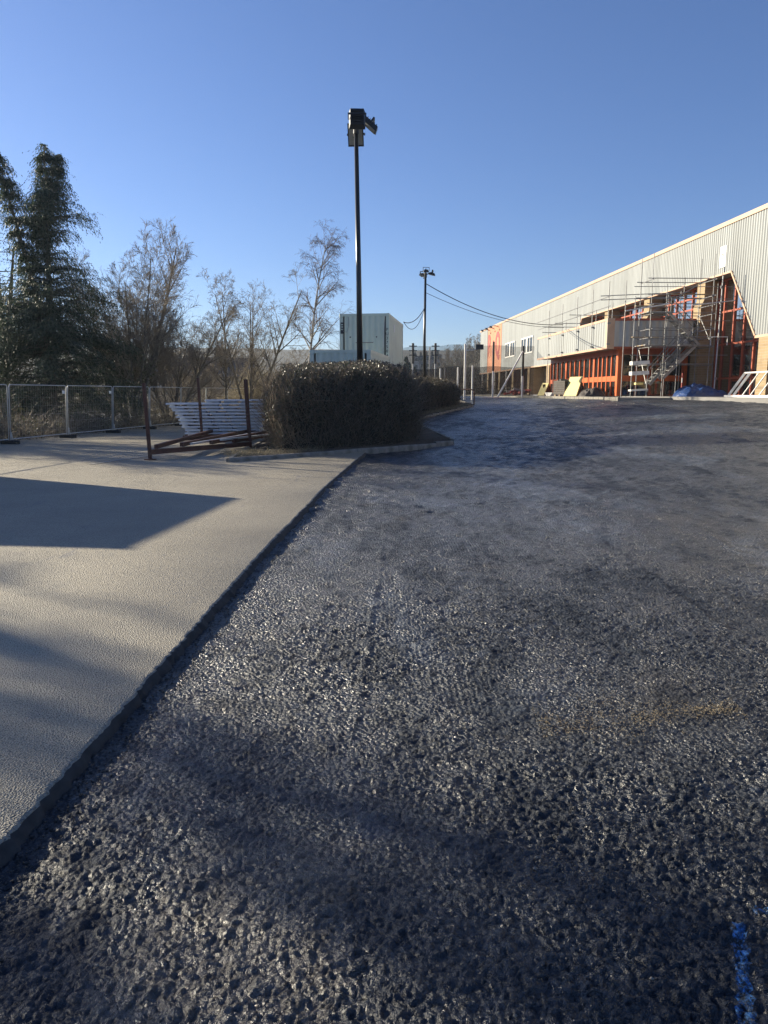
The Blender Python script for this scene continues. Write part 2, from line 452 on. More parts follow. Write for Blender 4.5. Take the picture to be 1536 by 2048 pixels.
class MB:
    def __init__(s): s.v = []; s.f = []
    def box(s, c, size, rz=0.0, rx=0.0, ry=0.0):
        hx, hy, hz = size[0] / 2, size[1] / 2, size[2] / 2
        Rm = Matrix.Rotation(rz, 3, 'Z') @ Matrix.Rotation(ry, 3, 'Y') @ Matrix.Rotation(rx, 3, 'X')
        b = len(s.v); c = Vector(c)
        for dx, dy, dz in ((-1, -1, -1), (1, -1, -1), (1, 1, -1), (-1, 1, -1), (-1, -1, 1), (1, -1, 1), (1, 1, 1), (-1, 1, 1)):
            s.v.append(tuple(c + Rm @ Vector((dx * hx, dy * hy, dz * hz))))
        for f in ((0, 3, 2, 1), (4, 5, 6, 7), (0, 1, 5, 4), (1, 2, 6, 5), (2, 3, 7, 6), (3, 0, 4, 7)):
            s.f.append(tuple(b + i for i in f))
        return s
    def bx(s, x0, x1, y0, y1, z0, z1):
        return s.box(((x0 + x1) / 2, (y0 + y1) / 2, (z0 + z1) / 2), (abs(x1 - x0), abs(y1 - y0), abs(z1 - z0)))
    def bar(s, p0, p1, w, h):
        """rectangular bar between two points"""
        p0, p1 = Vector(p0), Vector(p1)
        d = (p1 - p0).normalized()
        up = Vector((0, 0, 1)) if abs(d.z) < 0.95 else Vector((0, 1, 0))
        a = d.cross(up).normalized(); u = a.cross(d)
        b = len(s.v)
        for p in (p0, p1):
            for i, j in ((-1, -1), (1, -1), (1, 1), (-1, 1)):
                s.v.append(tuple(p + a * (i * w / 2) + u * (j * h / 2)))
        for i in range(4):
            s.f.append((b + i, b + (i + 1) % 4, b + 4 + (i + 1) % 4, b + 4 + i))
        s.f.append((b + 3, b + 2, b + 1, b)); s.f.append((b + 4, b + 5, b + 6, b + 7))
        return s
    def tube(s, pts, r, n=8, r1=None, cap=True):
        pts = [Vector(p) for p in pts]; m = len(pts)
        b = len(s.v)
        for k, p in enumerate(pts):
            d = (pts[min(k + 1, m - 1)] - pts[max(k - 1, 0)]).normalized()
            up = Vector((0, 0, 1)) if abs(d.z) < 0.95 else Vector((0, 1, 0))
            a = d.cross(up).normalized(); u = a.cross(d)
            rr = r if r1 is None else r + (r1 - r) * k / max(1, m - 1)
            for i in range(n):
                t = 2 * math.pi * i / n
                s.v.append(tuple(p + a * (rr * math.cos(t)) + u * (rr * math.sin(t))))
        for k in range(m - 1):
            for i in range(n):
                s.f.append((b + k * n + i, b + k * n + (i + 1) % n, b + (k + 1) * n + (i + 1) % n, b + (k + 1) * n + i))
        if cap:
            s.f.append(tuple(b + i for i in reversed(range(n)))); s.f.append(tuple(b + (m - 1) * n + i for i in range(n)))
        return s
    def quad(s, a, b, c, d):
        k = len(s.v); s.v += [tuple(a), tuple(b), tuple(c), tuple(d)]; s.f.append((k, k + 1, k + 2, k + 3)); return s
    def prism(s, poly, z0, z1):
        k = len(s.v); n = len(poly)
        s.v += [(x, y, z0) for x, y in poly] + [(x, y, z1) for x, y in poly]
        s.f.append(tuple(k + i for i in reversed(range(n)))); s.f.append(tuple(k + n + i for i in range(n)))
        for i in range(n):
            j = (i + 1) % n; s.f.append((k + i, k + j, k + n + j, k + n + i))
        return s
    def mesh(s, name, mat, smooth=False):
        me = bpy.data.meshes.new(name); me.from_pydata(s.v, [], s.f); me.update()
        if smooth: me.polygons.foreach_set('use_smooth', [True] * len(me.polygons))
        if mat: me.materials.append(MATS[mat])
        return me
    def build(s, name, mat, parent=None, smooth=False, bevel=0.0):
        o = link(bpy.data.objects.new(name, s.mesh(name, mat, smooth)), parent)
        if bevel:
            bv = o.modifiers.new('bevel', 'BEVEL'); bv.width = bevel; bv.segments = 1; bv.limit_method = 'ANGLE'
        return o

def put(name, me, parent=None, loc=None, rot=None):
    o = link(bpy.data.objects.new(name, me), parent)
    if loc is not None: o.location = loc
    if rot is not None: o.rotation_euler = rot
    return o

def copy_tree(o, parent=None):
    c = o.copy(); COL.objects.link(c); c.parent = parent
    for ch in o.children: copy_tree(ch, c)
    return c

def segs_mesh(name, segs, mat, n=3):
    """many tapered twigs in one mesh: segs rows are x0 y0 z0 x1 y1 z1 r0 r1"""
    A = np.asarray(segs, float)
    p0, p1 = A[:, :3], A[:, 3:6]
    d = p1 - p0; d /= np.maximum(np.linalg.norm(d, axis=1, keepdims=True), 1e-9)
    up = np.where(np.abs(d[:, 2:3]) < 0.9, np.array([[0, 0, 1.0]]), np.array([[1.0, 0, 0]]))
    a = np.cross(d, up); a /= np.maximum(np.linalg.norm(a, axis=1, keepdims=True), 1e-9)
    u = np.cross(a, d)
    rings = []
    for p, r in ((p0, A[:, 6]), (p1, A[:, 7])):
        for i in range(n):
            t = 2 * math.pi * i / n
            rings.append(p + (a * math.cos(t) + u * math.sin(t)) * r[:, None])
    V = np.stack(rings, 1).reshape(-1, 3)
    base = np.arange(len(A))[:, None] * 2 * n
    fs = [np.stack([base[:, 0] + i, base[:, 0] + (i + 1) % n, base[:, 0] + n + (i + 1) % n, base[:, 0] + n + i], 1) for i in range(n)]
    return np_mesh(name, V, np.concatenate(fs), mat, smooth=(n > 3))

def leaves_mesh(name, P, D, L, W, mat, seed=0):
    """diamond leaves: centre P, long axis D, length L, width W"""
    g = np.random.default_rng(seed)
    P = np.asarray(P, float); D = np.asarray(D, float)
    D = D / np.maximum(np.linalg.norm(D, axis=1, keepdims=True), 1e-9)
    rnd = g.normal(size=P.shape)
    a = np.cross(D, rnd); a /= np.maximum(np.linalg.norm(a, axis=1, keepdims=True), 1e-9)
    L = np.broadcast_to(np.asarray(L, float), len(P))[:, None]; W = np.broadcast_to(np.asarray(W, float), len(P))[:, None]
    V = np.stack([P - D * L / 2, P + a * W / 2, P + D * L / 2, P - a * W / 2], 1).reshape(-1, 3)
    Fq = np.arange(len(P) * 4).reshape(-1, 4)
    return np_mesh(name, V, Fq, mat)

def text_mesh(s, size, mat, depth=0.01, bold=0.0):
    cu = bpy.data.curves.new('lettering', 'FONT'); cu.body = s; cu.size = size; cu.extrude = depth
    cu.offset = bold * size; cu.align_x = 'CENTER'; cu.align_y = 'CENTER'
    o = bpy.data.objects.new('lettering_tmp', cu); COL.objects.link(o)
    dg = bpy.context.evaluated_depsgraph_get()
    me = bpy.data.meshes.new_from_object(o.evaluated_get(dg))
    bpy.data.objects.remove(o)
    me.materials.clear(); me.materials.append(MATS[mat])
    return me

def px(u, v, Y):
    """world point on the ray of photo pixel (u, v) at forward distance Y (used to survey positions)"""
    xc, yc = (u - 768) / F_PX, (1024 - v) / F_PX
    y = math.cos(PITCH) + yc * math.sin(PITCH); z = -math.sin(PITCH) + yc * math.cos(PITCH)
    t = Y / y
    return Vector((xc * t, Y, CAM_H + z * t))

# ================================================================== GROUND
def grid_obj(name, X, Y, Z, mat, keep=None, smooth=True):
    nr, nc = X.shape
    V = np.stack([X, Y, Z], -1).reshape(-1, 3)
    i = np.arange(nr * nc).reshape(nr, nc)
    Fq = np.stack([i[:-1, :-1], i[:-1, 1:], i[1:, 1:], i[1:, :-1]], -1).reshape(-1, 4)
    if keep is not None: Fq = Fq[keep.reshape(-1)]
    o = link(bpy.data.objects.new(name, np_mesh(name, V, Fq, mat, smooth)))
    o['kind'] = 'structure'
    return o

def spaced(lo, hi, near, n):
    t = np.linspace(-1, 1, n)
    return np.where(t < 0, -1, 1) * (near * np.abs(t) + (np.where(t < 0, -lo, hi) - near) * np.abs(t) ** 4)

gx = spaced(-2200, 2200, 60, 161); gy = spaced(-600, 2600, 70, 161)
GX, GY = np.meshgrid(gx, gy)
GZ = zland(GX, GY)
inlot = (GX > -13) & (GX < 22) & (GY > -30) & (GY < 115)
GZ = np.where(inlot, GZ - 0.15, GZ)
grid_obj('ground', GX, GY, GZ, 'earth')

# tarmac sheet below everything in the lot
bx_, by_ = np.meshgrid(np.linspace(-3, 60, 64), np.linspace(-25, 125, 151))
grid_obj('road', bx_, by_, zg(bx_, by_) - 0.035, 'planed_tarmac')

def rough_h(x, y, dx):
    """relief of the planed surface; detail finer than the local mesh spacing dx is left out"""
    rough = 0.75 + 0.5 * sstep(0.35, 0.65, fbm(x * 0.55, y * 0.55, 31, 3))
    w = lambda s: sstep(s * 1.1, s * 0.4, dx)
    wx, wy = x + 0.03 * (vnoise(x * 14, y * 14, 5) - .5), y + 0.03 * (vnoise(x * 14, y * 14, 6) - .5)
    n3 = vnoise(wx * 88, wy * 80, 13)
    h = 0.0065 * stones(wx * 23, wy * 18, 11) * w(0.10) + 0.0085 * stones(wx * 44, wy * 38, 12) * w(0.055) + 0.006 * (n3 - .5) * w(0.03) - .012
    h = h * rough + 0.007 * rough * (1 - np.abs(vnoise(wx * 46, wy * 36, 17) - .5) * 4).clip(0, 1) * w(0.04)
    mid_ = sstep(6.5, 13, y)
    h = h + (0.020 + 0.045 * mid_) * (fbm(x * 4.3, y * 3.4, 18, 2) - .5) * w(0.30) + (0.010 + 0.022 * mid_) * (vnoise(x * 9.5, y * 8.3, 19) - .5) * w(0.20)
    h = h + 0.016 * (fbm(x * 1.7, y * 1.1, 14, 3) - .5) + 0.02 * (fbm(x * .35, y * .3, 15, 2) - .5)
    # low ridges left between two passes of the planer
    for x0, sl, y0, y1 in ((-0.16, 0.030, 4.0, 10.5), (0.92, 0.05, 6.5, 10.0), (2.6, 0.02, 5.0, 9.0), (3.55, 0.12, 8, 14)):
        d = np.abs(x - (x0 + sl * (y - 4)) - 0.03 * (vnoise(y * 3, y * 0, 41) - .5))
        h = h + 0.011 * np.exp(-(d / 0.018) ** 2) * sstep(y0 - .6, y0 + .3, y) * sstep(y1 + .8, y1 - .5, y)
    # milling grooves along the direction of travel
    gm = sstep(0.58, 0.70, fbm(x * .45 + 5, y * .3, 16, 2)) * sstep(5.5, 8, y)
    h = h + 0.004 * np.sin(x * 2 * math.pi / 0.085 + 1.5 * vnoise(y * .8, y * 0, 9)) * gm * w(0.05)
    return h

rows = 0.95 * np.exp(np.arange(0, 1000) * 0.0039)
cols = np.arange(-0.9, 0.9001, 0.0036)
PY, PS = np.meshgrid(rows, cols, indexing='ij')
PX = PS * (PY + 0.35)
PZ = zg(PX, PY) + rough_h(PX, PY, 0.0039 * PY) - 0.006
keep = ((PX > edge_x(PY) - 0.06) | (PY > 26.5)) & (PX < 24) & ~((PY > 26.5) & (PX < 0.8))
grid_obj('planed_road', PX, PY, PZ, 'planed_tarmac', keep[:-1, :-1])
del PY, PS, PX, PZ

# the old wearing course on the left, about 6 cm higher, with a saw-cut edge
SLAB = 0.062
yr = np.concatenate([np.arange(-14, 1.5, 0.5), np.arange(1.5, 9, 0.03), np.arange(9, 24.4, 0.08)])
t = np.concatenate([np.linspace(0, 1, 40) ** 1.6])
ex = edge_x(yr) + 0.020 * (fbm(yr * 1.2, yr * 0, 51, 3) - .5) + 0.010 * (vnoise(yr * 11, yr * 0, 52) - .5) + 0.024 * (vnoise(yr * 30, yr * 0, 53) - .5)
SX = np.zeros((len(yr), len(t) + 3)); SY = np.repeat(yr[:, None], len(t) + 3, 1); SZ = np.zeros_like(SX)
SX[:, :len(t)] = -34 + (ex[:, None] - 0.025 + 34) * (1 - (1 - t[None, :]) ** 1.0)
SZ[:, :len(t)] = zg(SX[:, :len(t)], SY[:, :len(t)]) + SLAB + 0.012 * (fbm(SX[:, :len(t)] * .4, SY[:, :len(t)] * .4, 54, 2) - .5) - .006
for k, (dx, dz) in enumerate(((0.0, -0.014), (0.018, -0.045), (0.045, -0.095))):
    SX[:, len(t) + k] = ex + dx + 0.02 * (vnoise(yr * 17, yr * 0 + k, 55) - .5) * k
    SZ[:, len(t) + k] = zg(ex, yr) + SLAB + dz
o = grid_obj('car_park', SX, SY, SZ, 'old_tarmac')
M('cut_tarmac', (0.040, 0.038, 0.036), 0.85, var=0.4, scale=12, bmp=0.8, bscale=60)
o.data.materials.append(MATS['cut_tarmac'])
nc_ = SX.shape[1] - 1
o.data.polygons.foreach_set('material_index', np.tile((np.arange(nc_) >= len(t)).astype(np.int32), SX.shape[0] - 1))
# the same old surface further back, behind the planted island
sx, sy = np.meshgrid(np.linspace(-34, 0.6, 36), np.linspace(24.32, 62, 40))
grid_obj('car_park_back', sx, sy, zg(sx, sy) + SLAB - 0.004, 'old_tarmac')

# worn white bay lines on the old surface
def flat_strip(name, p0, p1, w, mat, dz, label=None, n=30, fray=0.4):
    p0, p1 = np.array(p0), np.array(p1); d = p1 - p0; L = np.hypot(*d); d = d / L; nrm = np.array([-d[1], d[0]])
    s = np.linspace(0, 1, n)
    c = p0[None] + s[:, None] * (p1 - p0)[None]
    wl = w / 2 * (1 - fray * vnoise(s * 37, s * 0, 3)); wr = w / 2 * (1 - fray * vnoise(s * 31, s * 0, 8))
    A = c + nrm * wl[:, None]; B = c - nrm * wr[:, None]
    X = np.stack([A[:, 0], B[:, 0]], 1); Y = np.stack([A[:, 1], B[:, 1]], 1)
    return grid_obj(name, X, Y, zg(X, Y) + dz, mat)
flat_strip('bay_line', px(178, 935, 18.0)[:2], px(300, 904, 20.6)[:2], 0.10, 'white_worn', SLAB + 0.009)

# blue marking-out paint sprayed over the rough surface
def spray_line(x0, y0, x1, y1, w):
    n = 150; s = np.linspace(0, 1, n); m = 9
    L = math.hypot(x1 - x0, y1 - y0); nx, ny = -(y1 - y0) / L, (x1 - x0) / L
    half = w / 2 * (0.55 + 0.6 * vnoise(s * 40, s * 0, 71))
    k = np.linspace(-1, 1, m)
    X = x0 + (x1 - x0) * s[:, None] + nx * half[:, None] * k[None]; Y = y0 + (y1 - y0) * s[:, None] + ny * half[:, None] * k[None]
    o = grid_obj('spray_marking', X, Y, zg(X, Y) + rough_h(X, Y, 0.0039 * Y) - 0.0045, 'blue_spray')
spray_line(0.98, 1.70, 1.222, 2.29, 0.055)
spray_line(1.30, 2.345, 1.46, 2.365, 0.035)

# spill of sandy grit across the planed surface
def grit(name, x0, x1, yc, spread, n, mat, seed, smin=0.006, smax=0.018, slope=0.0):
    g = np.random.default_rng(seed)
    x = g.uniform(x0, x1, n); y = yc + slope * (x - x0) + g.normal(0, spread, n) * (0.4 + vnoise(x * 6, x * 0, seed))
    keepm = g.random(n) < sstep(0.15, 0.8, fbm(x * 4, y * 6, seed + 1, 3)) + .08
    x, y = x[keepm], y[keepm]
    z = zg(x, y) + rough_h(x, y, 0.0039 * y) + 0.002
    s = g.uniform(smin, smax, len(x))
    o8 = np.array([(1, 0, 0), (-1, 0, 0), (0, 1, 0), (0, -1, 0), (0, 0, .8), (0, 0, -.8)])
    V = np.stack([x, y, z], 1)[:, None, :] + o8[None] * s[:, None, None] * g.uniform(.6, 1.2, (len(x), 6, 1))
    f8 = np.array([(0, 2, 4), (2, 1, 4), (1, 3, 4), (3, 0, 4), (2, 0, 5), (1, 2, 5), (3, 1, 5), (0, 3, 5)])
    Fq = (np.arange(len(x))[:, None, None] * 6 + f8[None]).reshape(-1, 3)
    o = link(bpy.data.objects.new(name, np_mesh(name, V.reshape(-1, 3), Fq, mat)))
    return o
o = grit('spilled_grit', 0.85, 2.05, 3.84, 0.12, 2600, 'sand', 5, 0.002, 0.0058, 0.16)
tag(o, 'strip of sandy yellow grit spilled on the planed tarmac', 'grit', kind='stuff')
o = grit('loose_chippings', -1.3, 5.0, 6.0, 2.6, 900, 'kerb_stone', 9, 0.004, 0.010)
tag(o, 'loose pale stone chippings scattered over the planed tarmac', 'chippings', kind='stuff')

g_ = np.random.default_rng(77)
ys_ = 1.6 + 13 * g_.random(1500) ** 1.6; xs_ = edge_x(ys_) + .05 + np.abs(g_.normal(0, .09, 1500))
zs_ = zg(xs_, ys_) + rough_h(xs_, ys_, 0.0039 * ys_); ss_ = g_.uniform(.003, .010, 1500)
_o8 = np.array([(1, 0, 0), (-1, 0, 0), (0, 1, 0), (0, -1, 0), (0, 0, .8), (0, 0, -.8)])
_V = np.stack([xs_, ys_, zs_], 1)[:, None, :] + _o8[None] * ss_[:, None, None] * g_.uniform(.5, 1.3, (1500, 6, 1))
_f8 = np.array([(0, 2, 4), (2, 1, 4), (1, 3, 4), (3, 0, 4), (2, 0, 5), (1, 2, 5), (3, 1, 5), (0, 3, 5)])
tag(put('edge_crumbs', np_mesh('edge_crumbs', _V.reshape(-1, 3), (np.arange(1500)[:, None, None] * 6 + _f8[None]).reshape(-1, 3), 'cut_tarmac')), 'dark crumbs broken off along the cut edge of the old surface', 'crumbs', kind='stuff')

# ------------------------------------------------------------------ kerbed planting islands
kerb_me = MB()
_b = 0.025
kerb_me.v = [(0, -.0625, -.25), (.905, -.0625, -.25), (.905, .0625, -.25), (0, .0625, -.25),
             (0, -.0625, .11), (.905, -.0625, .11), (.905, .0625, .14), (0, .0625, .14), (0, -.03, .14), (.905, -.03, .14)]
kerb_me.f = [(0, 3, 2, 1), (0, 1, 5, 4), (4, 5, 9, 8), (8, 9, 6, 7), (2, 3, 7, 6), (0, 4, 8, 7, 3), (1, 2, 6, 9, 5)]
kerb_me = kerb_me.mesh('kerb_stone', 'kerb_stone')

def kerb_run(parent, pts, lift=0.0):
    for (xa, ya), (xb, yb) in zip(pts[:-1], pts[1:]):
        L = math.hypot(xb - xa, yb - ya); n = max(1, round(L / 0.915)); a = math.atan2(yb - ya, xb - xa)
        for i in range(n):
            x = xa + (xb - xa) * i / n; y = ya + (yb - ya) * i / n
            o = put('kerb_stone', kerb_me, parent, (x + random.uniform(-.006, .006), y + random.uniform(-.006, .006), float(zg(x, y)) + lift + random.uniform(-.006, .006)), (0, 0, a + random.uniform(-.008, .008)))
            o.scale = (L / n / 0.915, 1, 1)

def island(pts, label_name, inner_dz, lift):
    P = np.array(pts); c = P.mean(0)
    bm = MB(); ring = []
    n = len(pts)
    top = [(float(c[0]), float(c[1]), float(zg(*c)) + inner_dz + .06)]
    for k in range(n):
        a, b = P[k], P[(k + 1) % n]
        for s in np.linspace(0, 1, 8, endpoint=False):
            q = a + (b - a) * s; top.append((float(q[0]), float(q[1]), float(zg(*q)) + inner_dz))
    bm.v = top; m = len(top) - 1
    bm.f = [(0, 1 + k, 1 + (k + 1) % m) for k in range(m)]
    o = bm.build(label_name, 'soil'); o['kind'] = 'structure'
    kerb_run(o, [tuple(p) for p in pts] + [tuple(pts[0])], lift)
    return o
island([(-3.95, 18.75), (2.3, 25.0), (1.55, 34.0), (-0.2, 34.2), (-4.3, 27.0)], 'planted_island', 0.13, 0.02)
island([(1.75, 38.2), (5.35, 45.2), (5.2, 52.0), (1.2, 50.0)], 'planted_island', 0.11, 0.0)

# ================================================================== THE STORE BUILDING (local: x into the building, y along it away from us, z up from the floor)
BROT = math.atan(0.0552)
FLOOR = 1.50
store = thing('store_building', 'long retail shed with pale ribbed cladding, buff brick piers and orange framed entrance', 'building', (19.8, 48.0, FLOOR), BROT)
Y0, Y1, ZT, ZB = -32.0, 75.0, 9.85, 3.35
OP = [(-6.9, ZB), (-3.9, 7.15), (23.0, 7.15), (26.0, ZB)]
def clad_bottom(y):
    return np.interp(y, [p[0] for p in OP], [p[1] for p in OP], left=ZB, right=ZB)

def ribbed(length, bottom, top, pitch=0.25, depth=0.062, axis='y', y_start=0.0):
    """trapezoidal ribbed sheet, ribs vertical; proud face at -depth"""
    prof = [(0.0, -depth), (0.125, -depth), (0.150, 0.0), (0.225, 0.0)]
    ys, xs = [], []
    n = int(length / pitch)
    for k in range(n):
        for a, d in prof:
            ys.append(y_start + k * pitch + a * pitch / 0.25); xs.append(d)
    ys.append(y_start + n * pitch); xs.append(-depth)
    ys = np.array(ys); xs = np.array(xs)
    zb = bottom(ys) if callable(bottom) else np.full_like(ys, bottom)
    V0 = np.stack([xs, ys, zb], 1); V1 = np.stack([xs, ys, np.full_like(ys, top)], 1)
    V = np.concatenate([V0, V1]); m = len(ys)
    i = np.arange(m - 1)
    return V, np.stack([i, i + m, i + m + 1, i + 1], 1)

BAND = (58.6, 68.8)
for nm, a, b_, mt in (('cladding', Y0, BAND[0], 'cladding'), ('cladding_band', BAND[0], BAND[1], 'signal_band'), ('cladding', BAND[1], Y1, 'cladding')):
    V, Fq = ribbed(b_ - a, clad_bottom, ZT, y_start=a)
    put(nm, np_mesh(nm, V, Fq, mt), store)
# parapet flashing and trims
MB().bx(-0.12, 0.35, Y0, Y1 + .1, ZT + .003, ZT + 0.24).build('parapet_flashing', 'trim', store)
for a, b_ in ((Y0, OP[0][0]), (OP[3][0], Y1)):
    MB().bx(-0.10, 0.03, a, b_, ZB - 0.14, ZB - .002).build('drip_flashing', 'trim', store)
for (ya, za), (yb, zb) in zip(OP[:-1], OP[1:]):
    m = MB(); m.bar((-0.07, ya, za), (-0.07, yb, zb), 0.10, 0.10); m.build('opening_trim', 'trim', store)
# reveal of the opening (soffit of the recess)
m = MB()
for (ya, za), (yb, zb) in zip(OP[:-1], OP[1:]):
    m.quad((0.0, ya, za), (0.0, yb, zb), (1.3, yb, zb), (1.3, ya, za))
m.build('recess_soffit', 'soffit', store)
# shell: roof, end walls, back, floor, inner lining
MB().bx(0.36, 48, Y0, Y1, 9.55, 9.75).build('roof', 'cladding_end', store)
MB().bx(0.06, 48, Y1 - .2, Y1, ZB, 9.5).build('end_wall', 'cladding_end', store)
MB().bx(1.6, 48, Y1 - .21, Y1 - .01, 0, ZB - .01).build('end_wall', 'buff_brick', store)
MB().bx(0.06, 48, Y0, Y0 + .2, 0, 9.5).build('end_wall', 'cladding_end', store)
MB().bx(47.8, 48, Y0 + .21, Y1 - .22, 0, 9.5).build('back_wall', 'cladding_end', store)
MB().bx(14, 14.2, Y0 + .21, 40, 0.06, 9.5).build('inner_wall', 'interior', store)
MB().bx(-4.5, 47, Y0 + .21, Y1 - .22, -0.3, 0.07).build('floor_slab', 'interior_floor', store)
# lining behind the upper cladding so no light leaks in
MB().bx(0.06, 0.2, Y0 + .21, -7.0, ZB, 9.5).build('lining', 'interior', store)
MB().bx(0.06, 0.2, 26.1, Y1 - .22, ZB, 9.5).build('lining', 'interior', store)
MB().bx(0.06, 0.2, -6.95, 26.05, 7.22, 9.5).build('lining', 'interior', store)
# brick base wall beyond the entrance and beside it
MB().bx(1.5, 1.75, 26.0, Y1 - .22, 0.07, ZB + .2).build('base_wall', 'buff_brick', store)
MB().bx(1.5, 1.75, Y0 + .21, -8.6, 0.07, ZB + .2).build('base_wall', 'buff_brick', store)
MB().bx(0.0, 1.5, 26.2, Y1 - .22, ZB + .02, ZB + .1).build('soffit', 'soffit', store)
MB().bx(0.0, 1.5, Y0 + .21, -6.95, ZB + .02, ZB + .1).build('soffit', 'soffit', store)
# brick piers
def pier(y, top, corbel=True):
    m = MB()
    if corbel:
        pr = [(-0.15, 0.05, top, -.02)]
        m.prism([(0.02, y - .62), (1.6, y - .62), (1.6, y + .38), (0.02, y + .38)], 0.07, top)
        m.prism([(-0.16, y - .62), (0.018, y - .62), (0.018, y + .38), (-0.16, y + .38)], 0.07, 5.6)
        # sloping brick shoulder between the two widths
        k = len(m.v)
        m.v += [(-0.16, y - .62, 5.602), (-0.16, y + .38, 5.602), (0.018, y + .38, 5.602), (0.018, y - .62, 5.602), (0.018, y - .62, 5.95), (0.018, y + .38, 5.95)]
        m.f += [(k, k + 1, k + 5, k + 4), (k, k + 4, k + 3), (k + 1, k + 2, k + 5)]
    else:
        m.prism([(-0.25, y - .62), (1.5, y - .62), (1.5, y + .38), (-0.25, y + .38)], 0.07, top)
    return m.build('brick_pier', 'buff_brick', store)
for y in (0.0, 8.4, 16.8): pier(y, 7.12)
for y in (-8.0, -16.4, -24.8): pier(y, ZB - .145, False)
for y in (33.6, 42.0, 50.4, 58.8, 67.2): pier(y, ZB - .145, False)
# slim white columns under the far overhang
for y in (72.5, 62.8, 55.0, 46.2):
    MB().tube([(-0.02, y, 0.07), (-0.02, y, ZB - .142)], 0.11, 8).build('column', 'white_paint', store)
# orange double door in the far recess
door = MB().bx(1.40, 1.48, 45.9, 48.4, 0.1, 2.5).build('door', 'red_frame', store)
for y in (46.5, 47.8):
    MB().bx(1.36, 1.39, y - .42, y + .42, 1.35, 2.35).build('pane', 'glass_dark', door)
    MB().bx(1.34, 1.39, y - .5, y + .5, 1.0, 1.22).build('push_rail', 'orange', door)

# windows in the upper cladding
def clad_window(y0, y1, z0, z1):
    w = MB()
    fr = 0.16
    ym = (y0 + y1) / 2
    for a, b_, c, d in ((y0, y1, z0 - fr, z0), (y0, y1, z1, z1 + fr), (y0 - fr, y0, z0 - fr, z1 + fr), (y1, y1 + fr, z0 - fr, z1 + fr), (ym - .35, ym + .35, z0, z1)):
        w.bx(-0.14, -0.066, a, b_, c, d)
    o = w.build('window', 'white_paint', store)
    for a, b_ in ((y0, ym - .35), (ym + .35, y1)):
        MB().bx(-0.085, -0.066, a, b_, z0, z1).build('pane', 'window_dark', o)
        MB().bx(-0.11, -0.088, a + (b_ - a) * .52, a + (b_ - a) * .60, z0, z1).build('mullion', 'white_paint', o)
clad_window(41.0, 46.4, 5.1, 6.75)
clad_window(50.2, 55.6, 5.1, 6.75)

# ghost of the big letters on the signal band, and the three sign lamps above
for s, y, h in (('B', 67.2, 4.5), ('&', 64.2, 3.0), ('Q', 61.2, 4.5)):
    me = text_mesh(s, h, 'faded_red', 0.012, .035)
    o = put('lettering', me, store, (-0.078, y, 7.05 if s != '&' else 6.7), (R(90), 0, R(-90)))
    o.scale = (0.86, 1, 1)
for y in (67.3, 64.0, 60.8):
    m = MB(); m.tube([(-0.05, y, 9.55), (-0.55, y, 9.75), (-1.1, y, 9.65)], 0.05, 6); m.box((-1.2, y, 9.55), (0.35, 0.55, 0.16), ry=R(25))
    m.build('sign_lamp', 'lamp_body', store)
# small white notice on the cladding
nb = MB().bx(-0.09, -0.066, -3.15, -2.42, 7.55, 8.75).build('notice_board', 'sign_white', store)
m = MB(); m.bar((-0.094, -3.0, 8.05), (-0.094, -2.58, 8.10), 0.006, 0.05); m.bar((-0.094, -2.9, 8.22), (-0.094, -2.68, 8.30), 0.006, 0.09); m.bar((-0.094, -2.78, 8.36), (-0.094, -2.68, 8.46), 0.006, 0.05)
m.build('notice_print', 'concrete', nb)

# recessed glazing: mullions, transoms and panes
def glazing(y0, y1, ys, zs, xg, mull_w=0.10, mat='red_frame', gmat='glass_dark', lean=None):
    zlo, zhi = zs[0], zs[-1]
    for y in ys:
        MB().bx(xg - .09, xg + .06, y - mull_w / 2, y + mull_w / 2, zlo, zhi).build('mullion', mat, store)
    for z in zs:
        MB().bx(xg - .07, xg + .04, y0, y1, z - .055, z + .055).build('transom', mat, store)
    edges = sorted(set([y0] + list(ys) + [y1]))
    for a, b_ in zip(edges[:-1], edges[1:]):
        if b_ - a < 0.15: continue
        for c, d in zip(zs[:-1], zs[1:]):
            MB().bx(xg - .006, xg + .006, a + mull_w / 2, b_ - mull_w / 2, c + .056, d - .056).build('pane', gmat, store)
glazing(-7.6, -0.66, [-7.5, -6.3, -5.1, -3.9, -2.7, -1.5, -0.75], [0.12, 1.15, 3.2, 5.15, 7.05], 0.95)
glazing(0.42, 7.7, [1.6, 2.8, 4.0, 5.2, 6.4], [5.0, 5.75, 6.45, 7.05], 0.95)
glazing(8.82, 16.1, [10.0, 11.2, 12.4, 13.6, 14.8], [5.0, 5.75, 6.45, 7.05], 0.95)
glazing(17.2, 24.5, [18.4, 19.6, 20.8, 22.0, 23.2], [3.4, 5.0, 7.05], 0.95)

# ---- entrance box: clad canopy over an orange framed shopfront
CX, CY1, CB, CT = -5.70, 16.9, 3.04, 4.86
V, Fq = ribbed(CY1 - 0.32, CB + .12, CT - .12, y_start=0.30, pitch=0.46, depth=.085)
put('canopy_front', np_mesh('canopy_front', V + np.array([CX, 0, 0]), Fq, 'cladding'), store)
V, Fq = ribbed(5.2, CB + .12, CT - .12, y_start=0.0, pitch=0.42, depth=0.05)
V2 = np.stack([CX + 0.36 + V[:, 1], 0.0 + V[:, 0] * 1.0, V[:, 2]], 1)
put('canopy_end', np_mesh('canopy_end', V2, Fq[:, ::-1], 'cladding_end'), store)
m = MB(); m.bx(CX + .02, -0.0, 0.02, CY1 - .02, CB + .02, CB + .14); m.build('canopy_soffit', 'soffit', store)
m = MB(); m.bx(CX + .02, -0.0, 0.02, CY1 - .02, CT - .16, CT - .03); m.build('canopy_roof', 'soffit', store)
